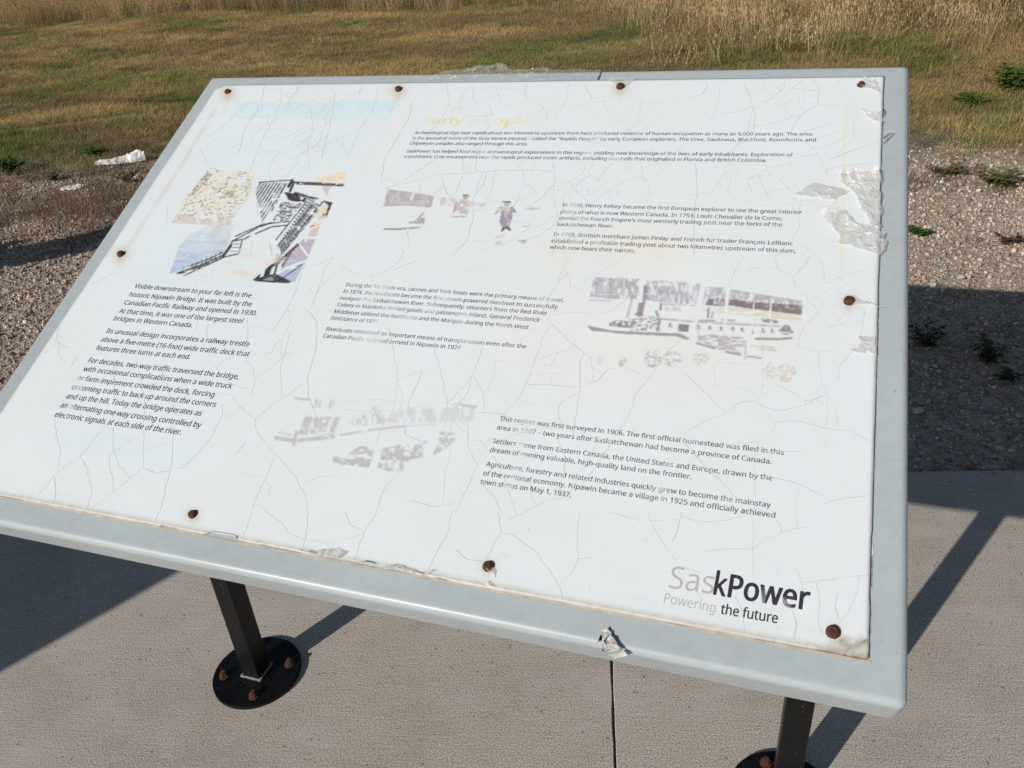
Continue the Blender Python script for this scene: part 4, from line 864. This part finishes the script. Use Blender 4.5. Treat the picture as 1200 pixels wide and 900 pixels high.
p.poly([(560, 812), (575, 815), (558, 860), (535, 860), (545, 835)], (0.55, 0.5, 0.33), .55, p.N(.05, .14, 68, .42, .55)); p.line([(650, 735), (692, 732)], 8, (.5, .46, .5), .7, p.N(.06, .1, 69, .3, .5)); p.line([(625, 846), (650, 847)], 3, (.2, .2, .2), .7); p.line([(632, 853), (648, 853)], 3, (.3, .3, .3), .6); p.line([(640, 795), (658, 797)], 3, (.4, .4, .4), .5); p.build('faded picture of two people standing on river ice')
# farm machinery
p = Print([(320, 462), (562, 462), (320, 556), (562, 556)]); p.frame(310, 450, 4.615); G1 = (.44, .44, .46)
p.line([(165, 75), (240, 86)], 9, G1, .55); p.line([(280, 88), (270, 125)], 14, G1, .5, p.N(.1, .02, 71, .3, .5)); p.line([(300, 90), (292, 122)], 8, G1, .45); p.line([(360, 92), (353, 126)], 12, G1, .5); p.line([(376, 95), (370, 118)], 4, G1, .4)
p.poly([(220, 175), (262, 175), (230, 275), (180, 272)], G1, .60, .5 + .5 * p.N(.05, .05, 72, .3, .5)); p.poly([(270, 178), (320, 176), (285, 270), (240, 270)], G1, .52, p.N(.05, .05, 73, .3, .5)); p.poly([(322, 178), (362, 178), (320, 262), (290, 262)], G1, .48, p.N(.05, .05, 74, .3, .5)); p.poly([(378, 178), (408, 180), (375, 262), (350, 258)], G1, .5)
p.line([(60, 290), (160, 307), (280, 296), (370, 285)], 18, G1, .62, p.N(.03, .05, 75, .28, .45)); p.line([(172, 262), (158, 328)], 16, G1, .62); p.line([(80, 262), (140, 275)], 7, G1, .4); p.line([(190, 310), (380, 262)], 6, (.5, .5, .52), .5)
p.line([(413, 275), (600, 246), (760, 228)], 9, G1, .52, p.N(.02, .02, 76, .2, .5)); p.line([(760, 228), (930, 215)], 5, G1, .25)
p.poly([(500, 235), (530, 165), (560, 150), (620, 90), (660, 160), (640, 212)], G1, .36, p.N(.06, .02, 77, .45, .6)); p.poly([(640, 160), (780, 135), (950, 130), (1150, 120), (1120, 200), (900, 205), (640, 210)], G1, .22, p.N(.05, .02, 78, .4, .6)); p.poly([(440, 195), (520, 185), (500, 235), (450, 215)], G1, .35, p.N(.12, .02, 79, .5, .6)); p.line([(1030, 110), (1140, 122), (1130, 140)], 10, G1, .5, p.N(.05, .05, 80, .3, .5))
p.poly([(372, 390), (440, 405), (470, 360), (520, 335), (600, 350), (585, 400), (562, 450), (430, 436), (370, 425)], G1, .70, p.N(.04, .07, 81, .40, .52)); p.poly([(640, 350), (740, 325), (800, 330), (880, 302), (850, 395), (780, 412), (740, 470), (670, 472), (612, 450)], G1, .64, p.N(.05, .05, 82, .42, .53)); p.poly([(950, 255), (1040, 270), (1030, 302), (985, 340), (930, 382), (910, 378), (940, 320)], G1, .58, p.N(.06, .06, 83, .42, .54))
for cx_, cy_, r_ in ((660, 382, 26), (770, 385, 26), (825, 375, 22), (545, 430, 20), (985, 318, 16)): dd = np.hypot(p.X - cx_, p.Y - cy_); p.put(np.exp(-((dd - r_) / 4) ** 2), G1, .5)
p.wipe([(600, 330), (585, 450)], 20); p.build('pale grey ghost of a farm machinery picture')

# ------------------------------------------------------------------ screws
def screw_mesh():
    bm = bmesh.new(); prof = [(0.0, 0.0046), (0.0022, 0.0044), (0.0042, 0.0036), (0.0054, 0.0022), (0.0057, 0.0005), (0.0062, 0.0002), (0.0062, -0.001)]
    n = 14; rings = []
    for r, z in prof[1:]: rings.append([bm.verts.new((r * math.cos(6.283 * k / n) * (1 + .05 * math.sin(k * 5)), r * math.sin(6.283 * k / n) * (1 + .05 * math.cos(k * 3)), z)) for k in range(n)])
    c = bm.verts.new((0, 0, 0.0030))
    for k in range(n): bm.faces.new((c, rings[0][k], rings[0][(k + 1) % n]))
    for a, b in zip(rings[:-1], rings[1:]):
        for k in range(n): bm.faces.new((a[k], b[k], b[(k + 1) % n], a[(k + 1) % n]))
    return bm_mesh('screw', bm)
scr = screw_mesh(); scr.materials.append(M['rust']); scr.polygons.foreach_set('use_smooth', [True] * len(scr.polygons))
bl = place(226, 603); br = place(976, 741); tl_ = place(267, 108)
sp = [place(*q) for q in ((267, 108), (467, 105), (727, 102), (1009, 100), (142, 298), (995, 353), (226, 603), (572, 664), (976, 741))] + [(float(SU0 + .03), float(bl[1]))]
for i, (u, v) in enumerate(sp):
    o = bpy.data.objects.new('screw', scr); COL.objects.link(o); o.parent = sign
    o.matrix_local = Matrix.Translation(Vector((0, 0, PC[2]))) @ PR @ Matrix.Translation((float(u), float(v), 0.0042)) @ Matrix.Rotation(i * 1.3, 4, 'Z') @ Matrix.Scale(0.92 + .08 * (i % 3), 4)

# ------------------------------------------------------------------ tape, peeling film
def film(name, corners, mat, amp=0.003, n=14, base=0.0046, seed=0, label=None, lift=None, thick=None):
    """crumpled thin film between four measured corners"""
    u, v = place([c[0] for c in corners], [c[1] for c in corners]); c = np.stack([u, v], 1)
    s, t = np.meshgrid(np.linspace(0, 1, n), np.linspace(0, 1, n)); s = s[..., None]; t = t[..., None]
    P0 = (c[0] * (1 - s) + c[1] * s) * (1 - t) + (c[3] * (1 - s) + c[2] * s) * t
    sc = 42; jit = 0.0042 * np.stack([fbm(P0[..., 0] * 90, P0[..., 1] * 90, seed + 1) - .5, fbm(P0[..., 0] * 90, P0[..., 1] * 90, seed + 2) - .5], -1) * 2
    P0 = P0 + jit; f = fbm(P0[..., 0] * sc, P0[..., 1] * sc, seed + 3); z = base + amp * (1.0 - np.clip(np.abs(f - .5) * 7, 0, 1)) * 1.6 + amp * .5 * f
    if lift is not None: z = z + lift(s[..., 0], t[..., 0])
    V = np.stack([P0[..., 0].ravel(), P0[..., 1].ravel(), z.ravel()], 1); ii = (np.arange(n - 1)[:, None] * n + np.arange(n - 1)[None]).ravel()
    return on_panel(name, mesh(name, V, np.stack([ii, ii + 1, ii + n + 1, ii + n], 1)), mat, 0, label)
def z6(pts, ox, oy, k): return [(ox + a / k, oy + b / k) for a, b in pts]
film('tape_strip', [(500, 94.5), (640, 92), (645, 79.5), (520, 82)], M['film'], .0022, 26, .0016, 3, 'crumpled clear tape along the top edge')
film('tape_strip', [(545, 84), (600, 84), (592, 76.5), (556, 77.5)], M['film'], .004, 12, .004, 5, 'raised loop of clear tape on the top edge')
film('tape_strip', [(636, 92.5), (700, 92.5), (703, 82), (640, 80)], M['film'], .001, 14, .0014, 8, 'flat clear tape ending in a dark torn edge')
film('tape_strip', [(699.5, 92.4), (701, 92.4), (703.4, 83), (702, 83)], M['tape_edge'], .0003, 4, .0018, 8, 'dark torn tape edge')
K = lambda pts: z6(pts, 930, 80, 4.09)
film('peeling_film', K([(300, 85), (415, 125), (385, 62), (335, 50)]), M['laminate'], .002, 12, .0048, 11, 'film lifted round the top right screw')
film('peeling_film', K([(372, 245), (425, 282), (425, 222), (318, 200)]), M['laminate'], .003, 12, .0048, 12, 'small crumpled film below the corner')
film('peeling_film', K([(5, 612), (195, 632), (275, 592), (90, 553)]), M['laminate'], .0012, 14, .0048, 13, 'long grey film tongue')
film('peeling_film', K([(192, 528), (280, 600), (415, 640), (405, 503)]), M['laminate'], .002, 14, .0052, 14, 'wide grey film by the right edge', lift=lambda s, t: .010 * np.clip(1 - s * 2.2, 0, 1) ** 2)
film('peeling_film', K([(280, 598), (362, 752), (415, 775), (415, 630)]), M['laminate'], .002, 14, .0052, 15)
film('peeling_film', K([(120, 722), (222, 805), (440, 796), (225, 712)]), M['laminate'], .003, 16, .0052, 16, 'lower folded film by the right edge', lift=lambda s, t: .012 * np.clip(1 - s * 2.5, 0, 1) ** 2)
film('peeling_film', K([(222, 800), (214, 840), (420, 898), (440, 796)]), M['laminate'], .002, 14, .0048, 17)
film('peeling_film', K([(414, 790), (420, 900), (428, 860), (446, 795)]), M['laminate'], .002, 8, .0040, 27)
K = lambda pts: z6(pts, 960, 320, 7.5)
film('peeling_film', K([(295, 285), (400, 275), (440, 265), (295, 212)]), M['laminate'], .0012, 10, .0048, 18, 'film torn away beside the right screw')
film('peeling_film', K([(400, 270), (520, 290), (605, 325), (440, 262)]), M['laminate'], .0012, 8, .005, 19)
film('peeling_film', K([(335, 645), (495, 730), (495, 582), (335, 566)]), M['laminate'], .001, 12, .0048, 20, 'square grey patch at the right edge')
film('peeling_film', K([(268, 682), (400, 712), (400, 650), (275, 664)]), M['laminate'], .001, 8, .0050, 21)
K = lambda pts: z6(pts, 0, 600, 3)
film('peeling_film', K([(1042, 142), (1195, 172), (1205, 152), (1190, 134)]), M['laminate'], .004, 14, .0030, 22, 'crumpled film lifting at the lower edge')
K = lambda pts: z6(pts, 400, 600, 3)
film('peeling_film', K([(145, 196), (300, 228), (328, 212), (180, 190)]), M['laminate'], .003, 12, .0028, 23)
film('peeling_film', K([(500, 258), (540, 270), (528, 252), (508, 250)]), M['laminate'], .002, 8, .0040, 24)
film('peeling_film', K([(508, 208), (538, 232), (540, 205), (528, 188)]), M['laminate'], .002, 8, .0046, 25)
film('peeling_film', [(709, 92.3), (727, 103), (733, 101), (748, 92)], M['laminate'], .0006, 8, .0044, 26, 'grey flap over the top middle screw')
K = lambda pts: z6(pts, 680, 720, 12.86)
def curl(a): return lambda s, t: a * (np.abs(s - .5) * 2) ** 2
film('tape_scrap_and_shade', K([(305, 222), (360, 385), (470, 262), (400, 170)]), M['scrap'], .0022, 10, .001, 31, 'crumpled scrap of white tape on the lower frame')
film('tape_scrap_and_shade', K([(400, 400), (440, 560), (655, 560), (485, 255)]), M['scrap'], .0022, 12, .0028, 32)
film('tape_scrap_and_shade', K([(270, 445), (335, 545), (450, 560), (345, 395)]), M['scrap'], .002, 10, .0025, 33, lift=curl(.003))
film('tape_scrap_and_shade', K([(268, 440), (345, 400), (345, 330), (325, 315)]), M['dark'], .0006, 6, .0022, 34)  # dark sheet painted in for the shade inside the fold
film('tape_scrap_and_shade', K([(400, 590), (520, 662), (705, 632), (650, 555)]), M['scrap'], .001, 10, .0025, 35)
film('tape_scrap_and_shade', K([(350, 385), (400, 425), (440, 350), (490, 250)]), M['dark'], .0004, 8, .0012, 36)  # dark strip painted in for the fold shadow between the tape pieces
# loose threads at the right edge
thr = []
for pts in ([(430, 335), (455, 315), (482, 308), (470, 325), (440, 345)], [(432, 360), (462, 330)], [(430, 195), (440, 210), (432, 230)]):
    u, v = place(*zip(*z6(pts, 930, 80, 4.09))); thr.append(np.stack([u, v], 1))
for t_ in thr: on_panel('loose_thread', strip_mesh([t_], 0.0009, 0.003, 0.0002, 9), M['dark'], 0)
# painted shade and scuffs down the right edge of the sheet
v_ = np.linspace(SV0 + .01, SV1 - .005, 120); r3 = np.random.default_rng(3)
gap = [np.stack([np.full(8, SU1 + .0010) + r3.normal(0, .0003, 8), np.linspace(a, a + .03, 8)], 1) for a in r3.uniform(SV0, SV1 - .05, 34)]
on_panel('edge_shade_scuffs', strip_mesh(gap, 0.0016, 0.0006, 0.0004, 10), m_ink('edge shade and scuffs', (0.07, 0.075, 0.09)), 0, kind='stuff')
# tan sealant line under the lower edge of the sheet
sl = [np.stack([np.linspace(SU0, SU1 + .003, 160), SV0 - .0012 + .0008 * (fbm(np.linspace(0, 40, 160), np.zeros(160), 9) - .5)], 1)]
on_panel('sealant_line', strip_mesh(sl, 0.0038, 0.0008, 0.0001, 12, .01), M['sealant'], 0)

# ------------------------------------------------------------------ posts
LX = (-0.7125 * UP, 0.0715 * UP); LY = 0.675 * UP
TW = 0.046
def ring_plate():
    bm = bmesh.new(); bmesh.ops.create_cone(bm, cap_ends=True, segments=64, radius1=0.1, radius2=0.1, depth=0.011)
    bmesh.ops.bevel(bm, geom=[e for e in bm.edges if abs(e.verts[0].co.z - e.verts[1].co.z) < 1e-6], offset=0.0015, segments=2, affect='EDGES'); return bm_mesh('base_plate', bm)
plate_me = ring_plate(); plate_me.materials.append(M['dark'])
def bolt_mesh():
    bm = bmesh.new(); bmesh.ops.create_cone(bm, cap_ends=True, segments=24, radius1=0.0115, radius2=0.0115, depth=0.0022, matrix=Matrix.Translation((0, 0, .0011)))
    bmesh.ops.create_cone(bm, cap_ends=True, segments=6, radius1=0.0088, radius2=0.0084, depth=0.0085, matrix=Matrix.Translation((0, 0, .0066)))
    bmesh.ops.create_cone(bm, cap_ends=True, segments=16, radius1=0.0058, radius2=0.0054, depth=0.006, matrix=Matrix.Translation((0, 0, .0125)))
    return bm_mesh('anchor_bolt', bm)
bolt_me = bolt_mesh(); bolt_me.materials.append(M['rust'])
ztop = PC[2] - TH * 0.95
def weld_me():
    bm = bmesh.new(); r = np.random.default_rng(4); h = TW / 2 + .001
    for k in range(4):
        a = Matrix.Rotation(k * math.pi / 2, 4, 'Z')
        for s in np.linspace(-h, h, 15):
            c = a @ Vector((s, -h, 0)); bmesh.ops.create_icosphere(bm, subdivisions=1, radius=float(r.uniform(.0028, .004)), matrix=Matrix.Translation(c))
    return bm_mesh('weld_bead', bm)
weld = weld_me(); weld.materials.append(M['weld'])
for k, lx in enumerate(LX):
    hh = ztop - 0.008
    bm = box_bm(TW, TW, hh, 0.004, 3, (0, 0, hh / 2 + 0.011))
    # cut the top parallel to the panel
    for v in bm.verts:
        if v.co.z > hh * .7: v.co.z += v.co.y * math.tan(TILT) - .004 + (LY - PC[1]) * math.tan(TILT)
    po = link('post', bm_mesh('post', bm), M['dark'], sign); po.location = (lx - PC[0], LY - PC[1], 0)
    pl = link('base_plate', plate_me, None, po); pl.location = (0, 0, 0.0058)
    wd = link('weld_bead', weld, None, po); wd.location = (0, 0, 0.0125)
    for q in range(4):
        a = rad(28 + 90 * q); b = link('anchor_bolt', bolt_me, None, po); b.location = (0.074 * math.cos(a), 0.074 * math.sin(a), 0.0113); b.rotation_euler = (0.03 * math.sin(q * 3), .05 * math.cos(q * 2), q * 0.7)
# cross brace between the posts right under the tray
bm = box_bm(W_ * 0.62, 0.04, 0.04, 0.003, 2, (0, 0, -TH - 0.022)); on_panel('cross_rail', bm_mesh('cross_rail', bm), M['dark'])

# ------------------------------------------------------------------ small things on the ground
def gz(x, y): return float(height(np.array(x), np.array(y)))
def weed(loc, seed, n, h, lw, spread, colr, label, group=None):
    r = np.random.default_rng(seed); root = tag(empty('weed_plant', (loc[0], loc[1], gz(*loc))), label, 'weed', group)
    SV, SF, LV, LF, LT, LC = [], [], [], [], [], []
    for k in range(n):
        a = r.uniform(0, 6.28); L = h * r.uniform(.55, 1.1); ln = spread * r.uniform(.2, 1); ms = 6; pts = []
        for s in range(ms + 1):
            t = s / ms; pts.append(np.array([math.cos(a) * ln * t ** 1.3, math.sin(a) * ln * t ** 1.3, L * t * (1 - .2 * t)]))
        for s in range(ms):
            w = .0022 * (1 - s / ms * .6); i0 = len(SV); nrm = np.array([-math.sin(a), math.cos(a), 0]) * w
            SV += [pts[s] - nrm, pts[s] + nrm, pts[s + 1] + nrm * .8, pts[s + 1] - nrm * .8]; SF.append((i0, i0 + 1, i0 + 2, i0 + 3))
        for s in range(1, ms + 1):
            for q in range(3):
                b = r.uniform(0, 6.28); ll = lw * r.uniform(.6, 1.3) * (1.2 - .4 * s / ms); d = np.array([math.cos(b), math.sin(b), r.uniform(.1, .6)]); sd = np.array([-math.sin(b), math.cos(b), 0]) * ll * .22
                p0 = pts[s]; i0 = len(LV); LV += [p0, p0 + d * ll * .45 + sd, p0 + d * ll - [0, 0, ll * .25], p0 + d * ll * .45 - sd, p0 + d * ll * .5 + [0, 0, -.08 * ll]]
                LF += [(i0, i0 + 1, i0 + 4), (i0 + 1, i0 + 2, i0 + 4), (i0 + 2, i0 + 3, i0 + 4), (i0 + 3, i0, i0 + 4)]; LT += [0.2, .7, 1, .7, .5]; c = np.array(colr) * r.uniform(.7, 1.3); LC += [(*c, 1)] * 5
    def fin(nm, V, F, T, Cc):
        me = mesh(nm, V, F); a1 = me.attributes.new('tip', 'FLOAT', 'POINT'); a1.data.foreach_set('value', np.array(T, np.float32))
        a2 = me.attributes.new('leafcol', 'FLOAT_COLOR', 'POINT'); a2.data.foreach_set('color', np.array(Cc, np.float32).ravel()); link(nm, me, M['leaf'], root)
    fin('stem', SV, SF, [.5] * len(SV), [(colr[0] * 1.1, colr[1] * .9, colr[2], 1)] * len(SV)); fin('foliage', LV, LF, LT, LC)
    return root
M['leaf'] = m_blade('weed foliage', 'GEOMETRY', 0.25)
for n_ in M['leaf'].node_tree.nodes:
    if n_.type == 'ATTRIBUTE' and n_.attribute_name == 'tint': n_.attribute_name = 'leafcol'
def gpt(px, py):                                   # measured position of a thing standing on the ground
    d = RC @ np.array([(px - 600) / FOC, (py - 450) / FOC, 1.0]); t = (EYE[2] + .03) / -d[2]
    for _ in range(6): t = (EYE[2] - gz(d[0] * t, d[1] * t)) / -d[2]
    return (float(d[0] * t), float(d[1] * t))
GRN = (0.09, 0.16, 0.04); OLV = (0.06, 0.075, 0.03)
weed(gpt(1185, 108), 1, 46, .24, .07, .26, (0.15, 0.24, 0.06), 'bright green bushy weed at the foot of the tall dry grass on the right')
weed(gpt(1135, 125), 2, 16, .12, .05, .16, (0.15, 0.23, 0.06), 'small green weed in the mown grass, left of the bushy weed')
weed(gpt(14, 205), 3, 20, .16, .07, .13, GRN, 'green weed at the left border where turf meets gravel')
weed(gpt(112, 182), 4, 16, .10, .05, .12, (0.11, 0.19, 0.05), 'low green weed beside the white plastic scrap')
weed(gpt(1165, 215), 5, 18, .10, .05, .20, (0.20, 0.19, 0.08), 'low olive weed at the far edge of the gravel, furthest right')
weed(gpt(1110, 205), 6, 14, .08, .04, .18, (0.20, 0.19, 0.08), 'low olive weed at the far edge of the gravel beside the sign frame')
weed(gpt(1085, 405), 7, 8, .10, .03, .08, OLV, 'thin green weed in the shaded gravel next to the sign frame')
weed(gpt(1158, 425), 8, 9, .10, .03, .10, OLV, 'green weed in the middle of the shaded gravel')
weed(gpt(1078, 275), 9, 6, .05, .04, .06, GRN, 'tiny green sprout in the sunlit gravel on the right')
weed(gpt(1180, 445), 10, 6, .07, .025, .08, OLV, 'small weed in the shaded gravel close to the right border')
weed(gpt(150, 215), 11, 22, .14, .03, .16, (0.13, 0.11, 0.05), 'brownish green weed just left of the sign frame')
weed(gpt(62, 212), 12, 14, .09, .03, .14, (0.13, 0.12, 0.06), 'brownish green weed between the two white scraps')
weed(gpt(1185, 285), 13, 8, .05, .035, .10, (0.12, 0.10, 0.07), 'dark wilted weed in the sunlit gravel on the right')

def crumple(name, a, b, wid, hgt, seed, label, cat):
    a = np.array(a); b = np.array(b); d = b - a; L = np.linalg.norm(d); d /= L; nn = np.array([-d[1], d[0]]); na, nb_ = 26, 10; r = np.random.default_rng(seed); V = []
    for i in range(na):
        t = i / (na - 1); w = wid * (.25 + .9 * math.sin(math.pi * min(1, t * .9 + .12)) ** .7) * (0.7 + .6 * float(noise(t * 6, 0.5, seed)))
        for j in range(nb_):
            s = j / (nb_ - 1) - .5; p = a + d * L * t + nn * w * s; z = hgt * (1 - (2 * s) ** 2) * (.2 + 1.2 * float(fbm(t * 9, s * 5 + 3, seed + 2))) * (.35 + t)
            V.append((p[0], p[1], gz(*p) + .012 + z))
    F = [(i * nb_ + j, (i + 1) * nb_ + j, (i + 1) * nb_ + j + 1, i * nb_ + j + 1) for i in range(na - 1) for j in range(nb_ - 1)]
    me = mesh(name, V, F); o = link(name, me, M['litter']); md = o.modifiers.new('thickness', 'SOLIDIFY'); md.thickness = .003; tag(o, label, cat); return o
crumple('plastic_scrap', gpt(113, 194), gpt(172, 189), .10, .07, 3, 'long crumpled white plastic scrap lying beside the left edge of the sign', 'litter')
crumple('plastic_scrap', gpt(72, 224), gpt(97, 222), .06, .03, 8, 'small white scrap lying on the gravel further left', 'litter')

# single larger stones one can pick out
for k, (q, s_, lb) in enumerate((((1126, 328), .022, 'pale round stone at the edge of the shadow on the gravel'), ((1075, 485), .018, 'pale stone in the shaded gravel beside the sign frame'), ((1095, 432), .014, 'small white stone in the shaded gravel'))):
    me = pebble(20 + k).copy(); mt = m_simple('pale stone', (0.42, 0.40, 0.37), (0.62, 0.60, 0.56), 60, .85, .3, .002); me.materials.clear(); o = link('stone', me, mt)
    x_, y_ = gpt(*q); o.location = (x_, y_, gz(x_, y_) + s_ * .7); o.scale = (s_ * 1.2, s_, s_ * .9); o.rotation_euler = (0, 0, k * 1.1); tag(o, lb, 'stone')

# ------------------------------------------------------------------ unseen shadow casters added just outside the picture (their shadows fall into it)
# unseen upright shadow caster board, left of and behind the camera
nb = tag(empty('shadow_caster_board', (-3.20, -0.95, 0)), 'added unseen wooden shadow caster board on two posts, left of the viewer', 'shadow caster board'); nb.rotation_euler = (0, 0, rad(-27))
link('board', bm_mesh('board', box_bm(1.10, .04, 1.25, .006, 2, (0, 0, 1.30))), M['wood'], nb)
for sx in (-.50, .50): link('post', bm_mesh('post', box_bm(.09, .09, 2.0, .006, 2, (sx, .066, 1.0))), M['wood'], nb)
link('cap_rail', bm_mesh('cap_rail', box_bm(1.2, .10, .05, .005, 2, (0, 0, 1.955))), M['wood'], nb)
link('shadow_knob', bm_mesh('shadow_knob', box_bm(.03, .05, .06, .004, 2, (.565, 0, .98))), M['dark'], nb)  # small block added to notch the edge of the board's shadow
# low board on two posts, added further left to cast a strip of shadow
hr = tag(empty('shadow_caster_low', (-4.80, 1.65, 0)), 'unseen low wooden board on two posts, added as a shadow caster beside the pavement, left of the sign', 'board'); hr.rotation_euler = (0, 0, rad(43))
link('board', bm_mesh('board', box_bm(2.3, .04, .50, .006, 2, (-.15, 0, 1.09))), M['wood'], hr)
for sx in (-1.1, -.35): link('post', bm_mesh('post', box_bm(.09, .09, 1.40, .006, 2, (sx, .066, .70))), M['wood'], hr)
